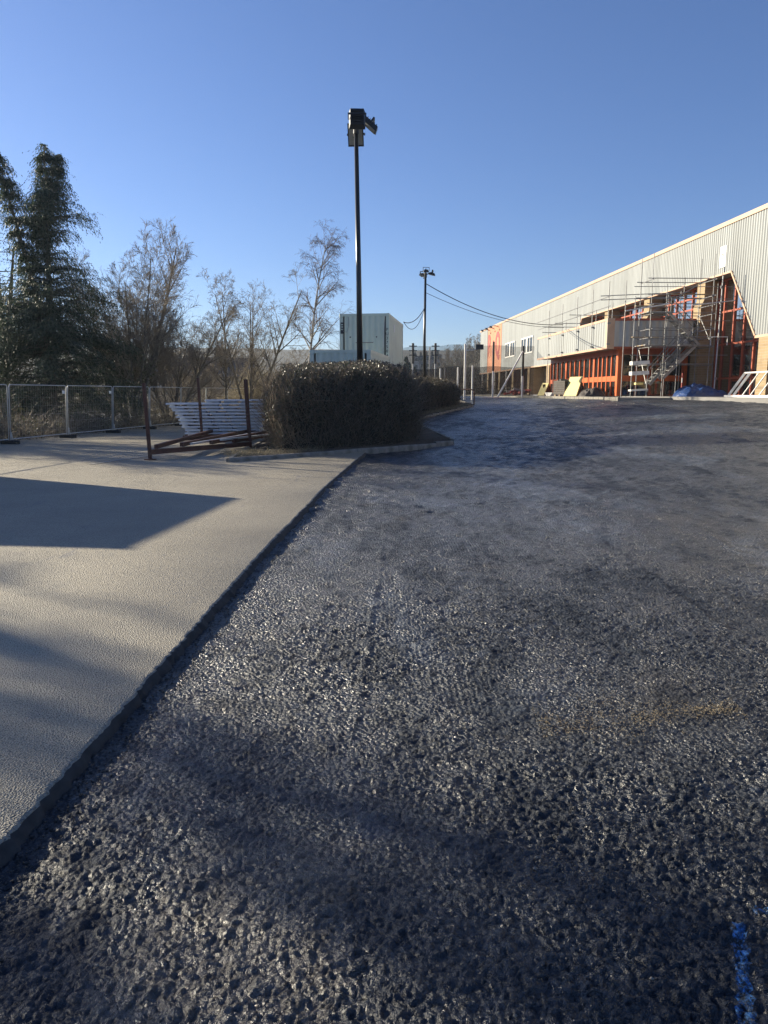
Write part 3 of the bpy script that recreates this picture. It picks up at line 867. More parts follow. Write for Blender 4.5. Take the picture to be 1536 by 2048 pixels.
MB().bx(CX + .02, -0.02, CY1 - .06, CY1 - .018, CB + .145, CT - .165).build('canopy_end', 'cladding_end', store)
MB().bx(CX - .10, CX + .015, 0.305, CY1, CT - .12, CT + .03).build('canopy_trim', 'trim', store)
MB().bx(CX - .10, CX + .015, 0.305, CY1, CB - .02, CB + .118).build('canopy_trim', 'trim', store)
MB().bx(CX - .105, CX + .02, -.08, 0.30, CB - .025, CT + .035).build('corner_trim', 'trim', store)
MB().bx(CX + .022, CX + .355, -.075, 0.018, CB - .02, CT + .03).build('corner_trim', 'trim', store)
MB().bx(CX + .357, -.02, -.07, 0.015, CT - .12, CT + .03).build('canopy_trim', 'red_frame', store)
MB().bx(CX + .357, -.02, -.07, 0.015, CB - .02, CB + .118).build('canopy_trim', 'red_frame', store)

SX0 = -4.62                                     # plane of the shopfront
def shop_box(n, a, b_, c, d, mat, dx=0.0, th=0.12):
    return MB().bx(SX0 - th / 2 - dx, SX0 + th / 2 - dx, a, b_, c, d).build(n, mat, store)
MB().bx(SX0 - .16, SX0 + .20, 0.62, 0.98, 0.07, CB + .018).build('corner_post', 'orange', store, bevel=.02)
shop_box('head_rail', 0.985, 16.5, 2.72, CB + .018, 'red_frame', th=.16)
bays = [0.98, 2.05, 2.9, 3.75, 4.55, 5.5, 6.4, 7.6, 8.7, 9.9, 11.0, 12.1, 13.3, 14.5, 15.6, 16.5]
wide = {5, 11}
for k, y in enumerate(bays):
    if k == 0: continue
    w = 0.30 if k in wide else 0.12
    shop_box('door_post' if k in wide else 'mullion', y - w / 2, y + w / 2, 0.07, 2.719, 'orange', th=.16)
for k in range(len(bays) - 1):
    a = bays[k] + (0 if k == 0 else (.152 if k in wide else .062)); b_ = bays[k + 1] - (.152 if k + 1 in wide else .062)
    shop_box('push_rail', a, b_, 1.02, 1.36, 'orange', dx=.005)
    shop_box('pane', a, b_, 1.362, 2.718, 'glass', th=.012)
    shop_box('pane', a, b_, 0.10, 1.018, 'glass', th=.012)
# return of the shopfront, facing us under the canopy
RY = 0.80
def ret_box(n, a, b_, c, d, mat, th=.12):
    return MB().bx(a, b_, RY - th / 2, RY + th / 2, c, d).build(n, mat, store)
ret_box('head_rail', SX0 + .202, -.17, 2.72, CB + .018, 'red_frame', .16)
rb = [SX0 + .202, -3.5, -2.6, -1.7, -0.45]
for k, x in enumerate(rb[1:]):
    ret_box('mullion', x - .07, x + .07, .07, 2.719, 'red_frame', .16)
MB().bx(-.43 + .052, -.165, RY - .1, RY + .1, .07, 2.719).build('side_post', 'orange', store)
for k in range(len(rb) - 1):
    a = rb[k] + (0 if k == 0 else .072); b_ = rb[k + 1] - .072
    ret_box('push_rail', a, b_, 1.02, 1.38, 'orange')
    ret_box('pane', a, b_, 1.382, 2.718, 'glass', .012)
    ret_box('pane', a, b_, .10, 1.018, 'glass', .012)
# a low timber partition inside the entrance, seen through the glass
MB().bx(-1.2, -1.1, 1.5, 16, 0.07, 2.2).build('inner_partition', 'render_pale', store)

# stacked goods behind the shopfront glass
box_lab = ['pallet of brown cartons behind the shopfront glass by the corner post', 'taller carton stack inside the entrance beside the stair tower',
           'short carton stack inside the entrance nearest the brick pier']
for k, (x, y, h) in enumerate(((-3.9, 1.9, 1.0), (-2.9, 2.1, 1.7), (-1.6, 1.9, 0.8))):
    t_ = thing('carton_stack', box_lab[k], 'cartons', store.matrix_basis @ Vector((x, y, .072)), BROT, 'carton stacks inside the entrance')
    MB().bx(-.45, .45, -.45, .45, 0, .12).build('pallet', 'timber', t_)
    z = .125
    while z < h:
        for i in (-.22, .22):
            for j in (-.22, .22):
                MB().box((i + random.uniform(-.02, .02), j, z + .17), (.41, .41, .34)).build('carton', 'timber' if random.random() < .6 else 'crate_dark', t_)
        z += .345

# ------------------------------------------------------------------ pavement in front of the store
def to_world(x, y, z=0.0):
    return store.matrix_basis @ Vector((x, y, z))
store.matrix_basis  # evaluated below
bpy.context.view_layer.update()
def pave(name, poly, z0, z1, mat):
    m = MB(); m.prism([tuple(to_world(x, y)[:2]) for x, y in poly], FLOOR + z0, FLOOR + z1)
    o = m.build(name, mat); o['kind'] = 'structure'; return o
pave('pavement', [(-4.0, -32), (1.6, -32), (1.6, -7.0), (-4.0, -7.0)], -0.5, 0.045, 'paving')
pave('pavement', [(-7.4, -6.99), (1.6, -6.99), (1.6, 0.0), (-7.4, 0.0)], -0.5, 0.02, 'paving')
pave('pavement', [(-7.4, 0.01), (-4.6, 0.01), (-4.6, 17.0), (-7.4, 17.0)], -0.5, 0.035, 'paving')
pave('pavement', [(-7.4, 17.01), (1.6, 17.01), (1.6, 78.0), (-7.4, 78.0)], -0.5, 0.035, 'paving')
kerb_root = bpy.data.objects.new('pavement_kerb', None); link(kerb_root); kerb_root['kind'] = 'structure'
def store_kerb(x, ya, yb, lift):
    n = max(1, round(abs(yb - ya) / .915))
    for i in range(n):
        p = to_world(x, yb - (yb - ya) * i / n, 0)
        put('kerb_stone', kerb_me, kerb_root, (p.x, p.y, FLOOR - .075 + lift + random.uniform(-.008, .008)), (0, 0, BROT - R(90) + random.uniform(-.006, .006)))
store_kerb(-4.06, -26, -7.0, 0.0)
store_kerb(-7.46, -7.0, 34, -.015)

# ================================================================== SCAFFOLDING
TR = 0.026
def sthing(name, label, cat, x, y, z=0.0, group=None, rz=0.0):
    return thing(name, label, cat, to_world(x, y, z), BROT + rz, group)
def tb(t, name, pts, mat='galvanised', r=TR):
    return MB().tube(pts, r, 6).build(name, mat, t)

# edge protection clamped along the canopy
sc = sthing('canopy_scaffold', 'row of scaffold tubes and guard rails clamped along the front of the canopy', 'scaffolding', CX - .2, 0)
for k, y in enumerate((13.1, 9.5, 5.9, 2.7, -0.35)):
    tb(sc, 'standard', [(0.02 * (k % 2), y, 0.05 if k == 0 else CB - .1 + .1 * k), (0.02 * (k % 2), y + .03, 6.75 + .08 * k)])
    if k < 4: tb(sc, 'standard', [(1.5, y + .4, CT + .04), (1.5, y + .4, 5.9 + .1 * k)])
    for z in (CB + .25, CT - .3):
        MB().box((0.06, y, z), (.20, .12, .10)).build('coupler', 'galvanised', sc)
for z, a, b_ in ((5.55, -0.8, 16.2), (6.15, -0.8, 16.6)):
    tb(sc, 'guard_rail', [(-.06, a, z), (-.06, b_, z - .05)])
for y, z in ((13.3, 5.5), (13.2, 5.05), (6.1, 5.7), (9.7, 5.45)):
    tb(sc, 'transom', [(-.5, y, z), (3.6, y + .1, z - .02)])
for y, z in ((-.25, 6.2), (-.32, 5.95)):
    tb(sc, 'transom', [(-.5, y, z), (4.6, y - 1.2, z + .12)])

# stair tower beside the brick pier
st = sthing('scaffold_tower', 'scaffold stair tower with zigzag steps standing before the entrance return', 'scaffolding', -4.2, -2.75, .03)
XS, YS = (0.0, 1.75, 3.7), (0.0, 1.7)
for x, y, zt in ((.9, 0.0, 6.6), (2.7, 1.7, 7.2), (-.9, 1.75, 7.0), (-.9, .2, 5.9), (4.6, 1.3, 6.8)):
    tb(st, 'standard', [(x, y, 0.0), (x + .02, y, zt)])
for z in (2.45, 4.45, 5.7, 6.4):
    tb(st, 'guard_rail', [(-1.1, -.06, z), (4.8, -.08, z + .03)], r=.021)
for x0, x1, z in ((-.9, .9, 5.30), (1.2, 3.6, 5.98), (-1.0, .6, 3.5)):
    MB().bx(x0, x1, .02, .26, z, z + .045).build('deck_board', 'timber', st)
for x in XS:
    for y in YS:
        top = 8.3 if (x != 1.75) else 6.3
        if x == 1.75 and y == 0.0: top = 6.2
        tb(st, 'standard', [(x, y, 0.0), (x + .02, y + .02, top)])
        MB().box((x, y, .012), (.15, .15, .02)).build('base_plate', 'galvanised', st)
for z in (1.95, 3.0, 3.55, 4.05, 4.92, 5.45, 5.98, 6.9):
    for y in YS:
        tb(st, 'ledger', [(-.25, y + .05, z), (3.95, y + .05, z + .01)])
    for x in (0.0, 3.7):
        tb(st, 'transom', [(x + .05, -.25, z - .06), (x + .05, 1.95, z - .06)])
tb(st, 'brace', [(0.05, -.06, .3), (0.05, 1.7, 3.0)]); tb(st, 'brace', [(3.75, 0, 3.2), (3.75, 1.7, 5.0)])
tb(st, 'brace', [(0.1, -.08, 5.0), (3.4, -.08, 6.9)])
tb(st, 'ledger', [(2.4, -.15, 5.35), (4.9, -.3, 5.62)], 'white_paint', .04)
tb(st, 'ledger', [(-1.6, -.15, 5.0), (1.0, -.2, 5.42)], 'white_paint', .04)
for z, x0, x1 in ((3.05, 1.9, 3.9), (4.97, -.1, 1.3), (3.05, -.2, 1.2)):
    for j in range(5):
        MB().bx(x0, x1, .08 + j * .33, .38 + j * .33, z, z + .05).build('deck_board', 'timber' if j % 2 else 'galvanised', st)
def stair(x0, z0, x1, z1, y):
    for dy in (0, .62):
        m = MB(); m.bar((x0, y + dy, z0), (x1, y + dy, z1), .05, .18); m.build('stringer', 'galvanised', st)
        tb(st, 'handrail', [(x0, y + dy, z0 + .95), (x1, y + dy, z1 + .95)], r=.024)
        for f in (.06, .5, .94):
            tb(st, 'baluster', [(x0 + (x1 - x0) * f, y + dy, z0 + (z1 - z0) * f), (x0 + (x1 - x0) * f, y + dy, z0 + (z1 - z0) * f + .95)], r=.02)
    n = max(3, int(abs(z1 - z0) / .22))
    for i in range(1, n):
        f = i / n
        MB().box((x0 + (x1 - x0) * f, y + .31, z0 + (z1 - z0) * f), (.24, .57, .035)).build('tread', 'galvanised', st)
stair(1.15, 4.97, 3.1, 3.1, .15)
stair(2.6, 3.05, .55, .75, .95)
stair(2.9, 3.05, 1.0, 1.1, .1)
tb(st, 'guard_frame', [(3.75, .0, 3.05), (3.75, .0, 3.55), (4.75, -.02, 3.55), (4.75, -.02, 3.05)], 'white_paint', .035)
for z in (1.42, 2.02, .42):
    MB().box((-.45, .15, z), (1.05, .45, .22 if z > 1 else .10), ry=R(-3)).build('board', 'white_paint', st)
MB().box((-.3, .5, .80), (.45, .3, .12)).build('tool_box', 'yellow_board', st)
t_ = sthing('shoring_tube', 'tall white scaffold tube standing by the tall dark window', 'scaffold tube', -.12, -2.9, .03)
tb(t_, 'tube', [(0, 0, 0), (.12, .05, 8.7)], 'fence_steel', .04)
for z in (1.1, 3.4, 5.5, 6.4): MB().box((.05, 0, z), (.13, .11, .14)).build('coupler', 'galvanised', t_)

# ================================================================== THINGS ALONG THE FRONT OF THE STORE
def crumple(name, label, cat, loc, size, mat, seed, rz=0.0, n=44, folds=1.0):
    a = np.linspace(-1, 1, n); X, Y = np.meshgrid(a, a)
    r = np.maximum(np.abs(X), np.abs(Y)) * .5 + np.hypot(X, Y) * .5
    env = np.clip(1 - r ** 2.2, 0, 1) ** .7
    rid = np.abs(fbm(X * 2.6 + seed, Y * 2.6, seed, 3) - .5) * 2
    Z = env * (0.30 + 0.75 * fbm(X * 1.6 + seed, Y * 1.6, seed + 5, 2) + .45 * folds * (0.4 - rid))
    Z = np.maximum(Z, 0)
    V = np.stack([X * size[0] / 2 * (1 + .12 * (fbm(Y * 2, X * 2, seed + 9, 2) - .5)), Y * size[1] / 2, Z * size[2]], -1).reshape(-1, 3)
    i = np.arange(n * n).reshape(n, n)
    Fq = np.stack([i[:-1, :-1], i[:-1, 1:], i[1:, 1:], i[1:, :-1]], -1).reshape(-1, 4)
    o = put(name, np_mesh(name, V, Fq, mat), None, loc, (0, 0, rz))
    return tag(o, label, cat)
crumple('tarpaulin_heap', 'crumpled heap of dark blue tarpaulin beside the stair tower', 'tarpaulin', to_world(-1.75, -4.6, .03), (3.0, 2.0, 1.0), 'blue_sheet', 3, BROT)
crumple('rubble_heap', 'low dark heap of rubble on the pavement before the shopfront', 'rubble', to_world(-6.3, .9, .04), (1.6, 1.5, .55), 'crate_dark', 8, BROT, folds=1.4)

# dark slatted crate on blocks
t_ = sthing('timber_crate', 'dark timber crate on blocks beside the leaning yellow board', 'crate', -6.75, 4.9, .04, rz=R(14))
for x in (-.5, .5):
    for y in (-.6, 0, .6):
        MB().box((x, y, .06), (.14, .16, .12)).build('block', 'timber', t_)
MB().bx(-.6, .6, -.78, .78, .122, .17).build('base', 'crate_dark', t_)
for k in range(6):
    z = .18 + k * .15
    for s in (-1, 1):
        MB().bx(s * .6 - .02, s * .6 + .02, -.76, .76, z, z + .135).build('slat', 'crate_dark', t_)
        MB().bx(-.575, .575, s * .74 - .02, s * .74 + .02, z, z + .135).build('slat', 'crate_dark', t_)
crumple_top = MB()
for i in range(7):
    crumple_top.box((random.uniform(-.4, .4), random.uniform(-.6, .6), 1.02 + random.uniform(0, .08)), (.34, .4, .16), rz=random.random() * 3, rx=random.uniform(-.3, .3))
crumple_top.build('scrap', 'crate_dark', t_)

# yellow board leaning
t_ = sthing('leaning_board', 'yellow insulation board leaning at a slant against its dark timber prop', 'board', -6.5, 3.5, .04, rz=R(20))
m = MB(); m.bar((-.5, 0, .02), (-.02, 0.0, 1.30), 1.35, .07); m.build('board', 'yellow_board', t_)
m = MB(); m.bar((.55, 0.3, .0), (.02, .3, 1.24), .09, .09); m.build('prop', 'crate_dark', t_)
m = MB(); m.bar((.55, -0.3, .0), (.02, -.3, 1.24), .09, .09); m.build('prop', 'crate_dark', t_)

# small stack of pale boards and sheet by the scaffold foot
t_ = sthing('sheet_stack', 'cream plasterboard sheet propped by the leftmost scaffold leg', 'board', -6.3, 12.3, .04, rz=R(18))
m = MB(); m.bar((-.35, 0, .02), (.1, 0, 1.0), .9, .05); m.build('sheet', 'yellow_board', t_)
m = MB(); m.bar((.4, 0, 0), (.1, 0, .95), .6, .05); m.build('prop', 'rust_red', t_)
t_ = sthing('board_stack', 'short stack of pale boards lying beside the dark crate', 'boards', -6.9, 7.4, .04)
for k in range(3): MB().box((0, 0, .05 + k * .085), (.9, 1.5, .075), rz=R(4 * (k - 1))).build('board', 'white_paint', t_)

# tangle of red and white plastic barriers
t_ = sthing('barrier_pile', 'tangled pile of faded red and white plastic barriers', 'barriers', -5.6, 24.6, .04)
for k in range(16):
    a = random.uniform(0, 3.1); x, y = random.uniform(-.7, .7), random.uniform(-1.5, 1.5)
    z = .14 + max(0, .75 * (1 - abs(y) / 1.7)) * random.random()
    m = MB(); d = Vector((math.cos(a), math.sin(a), random.uniform(-.25, .25)))
    c = Vector((x, y, z)); m.bar(c - d * .55, c + d * .55, .16, .22)
    m.build('barrier', 'barrier_red' if k % 3 else 'white_paint', t_, bevel=.03)

# white glass rack near the right edge
t_ = sthing('glazing_rack', 'white metal rack with slanted bars standing on the pavement at the right edge', 'rack', -2.6, -11.6, .05)
m = MB(); m.bar((-.55, -4.2, .06), (-.55, 1.55, .06), .12, .12); m.build('base_rail', 'white_paint', t_)
m = MB(); m.bar((.45, -4.2, .06), (.45, 1.0, .06), .10, .12); m.build('base_rail', 'white_paint', t_)
tb(t_, 'top_rail', [(-.05, -4.2, 1.22), (-.05, .75, 1.20)], 'white_paint', .045)
for y in (.75, .28): 
    m = MB(); m.bar((-.55, y + .45, .12), (-.05, y, 1.18), .09, .11); m.build('slanted_bar', 'white_paint', t_)
for y in (-.5, -1.2, -1.95, -2.7, -3.4):
    tb(t_, 'slanted_bar', [(-.5, y + .5, .12), (-.05, y, 1.18)], 'white_paint', .03)
for y in (-3.8, -.6, 1.0):
    m = MB(); m.bar((-.55, y, .03), (.45, y, .03), .08, .05); m.build('cross_rail', 'white_paint', t_)
t_ = sthing('striped_post', 'thin red and white striped post at the foot of the stair tower', 'post', -2.35, -3.4, .03)
for k in range(5): MB().tube([(0, 0, k * .28), (0, 0, k * .28 + .279)], .035, 8).build('stripe', 'white_paint' if k % 2 else 'barrier_red', t_)

# ------------------------------------------------------------------ netting screens and posts across the back of the yard
def gz(x, y): return float(zg(x, y))
def net_screen(name, label, a, b, top_a, top_b, mat, posts, pmat):
    ax, ay = a; bx2, by2 = b
    t_ = thing(name, label, 'screen', (ax, ay, gz(ax, ay)))
    n = 60; s = np.linspace(0, 1, n); q = np.linspace(0, 1, 7)
    Sx, Q = np.meshgrid(s, q, indexing='ij')
    bow = .05 * np.sin(Sx * 40) * np.sin(Q * 3.14)
    X = (bx2 - ax) * Sx; Y = (by2 - ay) * Sx + bow
    base = zg(ax + X, ay + Y) - t_.location.z
    Z = base + .05 + Q * ((top_a + (top_b - top_a) * Sx) - .05) - .05 * (1 - np.cos(Sx * 2 * math.pi * 4)) * (Q > .99) 
    i = np.arange(n * 7).reshape(n, 7)
    Fq = np.stack([i[:-1, :-1], i[1:, :-1], i[1:, 1:], i[:-1, 1:]], -1).reshape(-1, 4)
    put('net', np_mesh('net', np.stack([X, Y, Z], -1).reshape(-1, 3), Fq, mat, True), t_)
    for f, h, r in posts:
        x, y = (bx2 - ax) * f, (by2 - ay) * f - .08
        z0 = gz(ax + x, ay + y) - t_.location.z
        MB().tube([(x, y, z0), (x, y, z0 + h)], r, 8).build('post', pmat, t_)
    return t_
net_screen('netting_screen', 'tall grey debris netting hung across the far end of the store', (-1.0, 57.5), (13.05, 65.6), 4.15, 4.35, 'netting_pale',
           [(0.02, 4.1, .05), (.33, 4.1, .05)], 'galvanised')
net_screen('netting_screen', 'lower black netting screen in front of the taller grey netting', (-1.5, 56.5), (12.6, 64.6), 2.35, 2.6, 'netting_dark',
           [(0.1, 2.4, .04), (.45, 2.4, .04)], 'galvanised')
def yard_post(name, label, p, h, r, mat, arm=False, band=None, group=None):
    t_ = thing(name, label, 'post', (p[0], p[1], gz(p[0], p[1])), 0, group)
    MB().tube([(0, 0, 0), (0, 0, h)], r, 8, r1=r * .85).build('post_shaft', mat, t_)
    if band: MB().tube([(0, 0, h * band), (0, 0, h + .02)], r * 1.2, 8).build('dark_upper', 'black_paint', t_)
    if arm:
        m = MB(); m.bar((.05, 0, h - .45), (.75, 0, h - .40), .06, .06); m.build('arm', 'fence_steel', t_)
        MB().box((1.0, 0, h - .22), (.55, .4, .34)).build('camera_housing', 'lamp_body', t_)
    return t_
yard_post('white_post', 'short white post nearest the lamp column, before the black netting', px(880, 790, 54)[:2], 2.35, .06, 'white_paint', group='white yard posts')
yard_post('white_post', 'middle short white post, just left of the tall white pole', px(915, 790, 54)[:2], 2.35, .06, 'white_paint', group='white yard posts')
yard_post('white_post', 'short white post just right of the tall white pole', px(944, 792, 53)[:2], 2.4, .06, 'white_paint', group='white yard posts')
yard_post('camera_pole', 'tall white pole with a side arm and dark camera housing', px(929, 794, 54)[:2], 3.95, .085, 'white_paint', arm=True)
yard_post('netting_pole', 'pale pole with dark upper part before the orange cladding band', px(985, 793, 58)[:2], 4.2, .07, 'white_paint', band=.48)
t_ = yard_post('netting_pole', 'pale pole with black top half where the slanting prop meets it', px(1044, 792, 60)[:2], 4.0, .08, 'white_paint', band=.42)
MB().tube([(-2.0, -.3, 0.0), (-.05, -.1, 3.6)], .07, 8).build('slanting_prop', 'white_paint', t_)
for u, v, Y, lab in ((826, 687, 72, 'far pale pole with stacked crossbars to the left of the second lamp column'), (871, 687, 72, 'far pale pole with stacked crossbars to the right of the second lamp column')):
    tp = px(u, v, Y); z0 = gz(tp.x, Y)
    t_ = thing('utility_pole', lab, 'pole', (tp.x, Y, z0), 0, 'far utility poles')
    h = tp.z - z0
    MB().tube([(0, 0, 0), (0, 0, h)], .10, 8, r1=.07).build('shaft', 'white_paint', t_)
    MB().tube([(0, 0, h * .62), (0, 0, h + .03)], .12, 8).build('dark_upper', 'lamp_body', t_)
    for k in range(3): MB().box((0, -.1, h - .25 - k * .42), (.75, .09, .09)).build('crossbar', 'lamp_body', t_)
# bent steel handrail at the end of the far island
p = px(948, 812, 46.5)
t_ = thing('hoop_barrier', 'rusty brown bent tube hoop barrier at the end of the far hedge', 'barrier', (p.x, p.y, gz(p.x, p.y)))
MB().tube([(0, 0, 0), (0, 0, .78), (-.06, .05, .90), (-.2, .15, .95), (-1.0, .8, .95), (-1.25, 1.0, .90), (-1.3, 1.03, .78), (-1.3, 1.03, 0)], .04, 8).build('hoop', 'rust_red', t_)

# ================================================================== LAMP COLUMNS
def floodlight(t, name, loc, rz, tilt, w=.56, l=.62, d=.16, roll=0.0):
    m = MB()
    hw, hl = w / 2, l / 2
    m.v = [(-hw, -hl, 0), (hw, -hl, 0), (hw, hl, 0), (-hw, hl, 0), (-hw * .82, -hl * .85, d), (hw * .82, -hl * .85, d), (hw * .82, hl * .95, d), (-hw * .82, hl * .95, d)]
    m.f = [(3, 2, 1, 0), (4, 5, 6, 7), (0, 1, 5, 4), (1, 2, 6, 5), (2, 3, 7, 6), (3, 0, 4, 7)]
    for k in range(5):
        y = -hl * .6 + k * hl * .3
        m.box((0, y, d + .02), (w * .7, .02, .05))
    o = m.build(name, 'lamp_body', t)
    o.location = loc
    o.rotation_euler = (tilt, roll, rz)
    MB().box((0, 0, -.012), (w * .86, l * .84, .02)).build('lens', 'lens', o)
    m = MB(); m.bar((-hw - .02, 0, .05), (-hw - .02, 0, .28), .03, .06); m.bar((hw + .02, 0, .05), (hw + .02, 0, .28), .03, .06); m.bar((-hw - .03, 0, .28), (hw + .03, 0, .28), .06, .03)
    m.build('yoke', 'lamp_body', o)
    return o
def lamp_column(label, x, y, h, r0, r1, near):
    z0 = gz(x, y) + .05
    t_ = thing('lamp_column', label, 'lamp post', (x, y, z0), 0, 'car park lamp columns')
    MB().tube([(0, 0, 0), (0, 0, 1.3)], r0 * 1.18, 12).build('base_shaft', 'black_paint', t_, True)
    MB().tube([(0, 0, 1.3), (-.03, 0, h * .5), (-.10 if near else 0, 0, h)], r0, 12, r1=r1).build('shaft', 'black_paint', t_, True)
    hx = -.10 if near else 0
    MB().tube([(hx, 0, h - .12), (hx, 0, h + .16)], r1 * 1.35, 10).build('head_collar', 'lamp_body', t_)
    if near:
        floodlight(t_, 'floodlight', (hx + .05, -.40, h + .16), R(2), R(62), .54, .74)
        floodlight(t_, 'floodlight', (hx - .03, .42, h - .02), R(176), R(66), .54, .72)
        floodlight(t_, 'floodlight', (hx + .42, .05, h + .12), R(92), R(40), .40, .62)
    else:
        floodlight(t_, 'floodlight', (.02, -.25, h + .18), R(2), R(12), .34, .36, .10)
        floodlight(t_, 'floodlight', (-.18, .22, h + .02), R(150), R(10), .32, .36, .10)
        floodlight(t_, 'floodlight', (.40, .08, h + .06), R(80), R(14), .32, .42, .10)
    for a, b_ in (((hx, 0, h + .02), (hx, -.4, h + .35)), ((hx, 0, h), (hx - .1, .4, h - .1)), ((hx, 0, h + .05), (hx + .4, .02, h + .2))):
        MB().tube([a, b_], .035, 6).build('bracket', 'lamp_body', t_)
    return t_
tp = px(711, 262, 26.6)
lamp_column('tall black lamp column with three floodlights rising from the big hedge', tp.x + .12, 26.6, tp.z - .02, .115, .070, True)
tp = px(851, 548, 48.5)
lamp_column('more distant black lamp column with two cable spans, behind the far hedge', tp.x, 48.5, tp.z - gz(tp.x, 48.5) - .15, .105, .07, False)

def cable(name, label, a, b, sag, r=.022, n=24):
    a, b = Vector(a), Vector(b)
    pts = [a.lerp(b, k / n) - Vector((0, 0, sag * 4 * (k / n) * (1 - k / n))) for k in range(n + 1)]
    o = MB().tube([p - a for p in pts], r, 5).build(name, 'cable')
    o.location = a
    return tag(o, label, 'cable', 'overhead cables')
A1 = px(853, 568, 48.5); A2 = px(849, 616, 48.5)
cable('overhead_cable', 'long black cable sagging from the far lamp column to the store canopy', A1, to_world(CX - .1, 9.6, 5.35), .75, .026)
cable('overhead_cable', 'thinner black cable hanging just below the long one to the store canopy', A1 - Vector((0, 0, .55)), to_world(CX - .1, 9.4, 5.1), .55, .016)
cable('overhead_cable', 'upper of two cables from the far lamp column to the grey cabin roof', A2, px(807, 644, 43), .35, .024)
cable('overhead_cable', 'lower slack cable from the far lamp column to the grey cabin roof', A2 - Vector((0, 0, .05)), px(808, 645, 43), .75, .018)

# ================================================================== SITE CABINS
def cabin(label, corner, rz, base, W=2.44, L=6.06, H=2.59, code=None, plate=False, vent=False, group='grey steel site cabins', mat='cabin_grey', rail=True):
    """steel cabin; corner is the front right bottom corner, local x to the left is negative, y runs back"""
    t_ = thing('site_cabin', label, 'cabin', (corner[0], corner[1], base), rz, group)
    d = .036
    def wall(n, length, place):
        V, Fq = ribbed(length - .24, .16, H - .13, pitch=.28, depth=d)
        V[:, 1] += .12 + ((length - .24) % .28) / 2
        put(n, np_mesh(n, place(V), Fq, mat), t_)
    wall('end_wall', W, lambda V: np.stack([-V[:, 1], V[:, 0] + .05, V[:, 2]], 1))
    wall('end_wall', W, lambda V: np.stack([-V[:, 1], L - .05 - V[:, 0], V[:, 2]], 1))
    wall('side_wall', L, lambda V: np.stack([-.05 - V[:, 0], V[:, 1], V[:, 2]], 1))
    wall('side_wall', L, lambda V: np.stack([-W + .05 + V[:, 0], V[:, 1], V[:, 2]], 1))
    for x in (-.08, -W + .08):
        for y in (.08, L - .08):
            MB().box((x, y, H / 2), (.16, .16, H - .36)).build('corner_post', mat, t_)
            for z in (.09, H - .09):
                MB().box((x, y, z), (.18, .18, .18)).build('corner_casting', mat, t_, bevel=.015)
    for z in (.08, H - .07):
        for y in (.06, L - .06): MB().bx(-W + .17, -.17, y - .05, y + .05, z - .06, z + .06).build('end_rail', mat, t_)
        for x in (-.06, -W + .06): MB().bx(x - .05, x + .05, .17, L - .17, z - .06, z + .06).build('side_rail', mat, t_)
    MB().bx(-W + .1, -.1, .1, L - .1, H - .06, H - .03).build('roof', mat, t_)
    MB().bx(-W + .1, -.1, .1, L - .1, .03, .10).build('floor', mat, t_)
    MB().bx(-W + .14, -.14, .15, L - .15, .14, H - .12).build('lining', 'interior', t_)
    if code:
        for k, ch in enumerate(code):
            put('lettering', text_mesh(ch, .20, 'sign_ink', .002), t_, (-.10, -.006, H - .78 - k * .205), (R(90), 0, 0))
    if plate:
        pl = MB().bx(-W + .05, -W + .19, -.016, -.003, H - .95, H - .42).build('data_plate', 'sign_ink', t_)
        for k in range(3): MB().bx(-W + .07, -W + .17, -.019, -.0165, H - .55 - k * .11, H - .50 - k * .11).build('print', 'cabin_grey', pl)
        for x in (-.62, -1.92): MB().tube([(x, .0, H - 1.12), (x, .03, H - 1.12)], .035, 8).build('vent_plug', 'sign_ink', t_)
        MB().bx(-1.65, -.78, .0, .012, H - 1.40, H - 1.37).build('seam', 'soffit', t_)
        MB().tube([(-2.0, -.01, H - .15), (-1.98, -.03, H - .6), (-2.08, -.03, H - .88), (-2.25, -.03, H - .86), (-2.38, -.02, H - .6)], .012, 5).build('hanging_cable', 'galvanised', t_)
        MB().tube([(-.22, -.03, H - .1), (-.33, -.04, .1)], .014, 5).build('drain_pipe', 'white_paint', t_)
    if vent:
        MB().bx(-.012, .0, 1.9, 2.25, H - .75, H - .38).build('sticker', 'sign_white', t_)
    return t_
CR = R(-7.8)
up = Vector((.25, 36.8))
zst = 0.30
for j in range(3):
    pass
cabin('pale grey steel cabin at ground level under the upper cabin, mostly behind the hedge', up, CR, zst, H=2.62)
cabin('pale grey steel cabin stacked on top, with a vertical code by its corner', up, CR, zst + 2.63, H=2.66, code='PU37584', plate=True, vent=True)
cabin('pale grey cabin in front and lower, its top just above the hedge', (-.52, 29.55), CR, .46, H=3.0)
for (cx, cy, zz) in ((-.52, 29.55, .46), (up.x, up.y, zst)):
    for f in (.3, 3.0, 5.7):
        x, y = cx + math.sin(-CR) * f, cy + math.cos(CR) * f
        g0 = gz(x, y) + SLAB - .02
        o = MB().box((0, 0, 0), (2.44, .3, zz - g0 - .001)).build('timber_bearer', 'timber')
        o.location = (x - 1.2, y + .16, (zz + g0) / 2); o.rotation_euler = (0, 0, CR)
        tag(o, 'timber bearer under the %s cabin, %s' % ('front' if cx < 0 else 'stacked', {.3: 'near end', 3.0: 'middle', 5.7: 'far end'}[f]), 'timber bearer', 'timber bearers under the cabins')
# a store container just outside the view on the left; its shadow falls across the old tarmac
cabin('grey steel store container on the left, outside the picture', (-10.85, 12.75), R(-6.5), SLAB + .0, W=2.44, L=4.1, H=3.0, group='store containers')

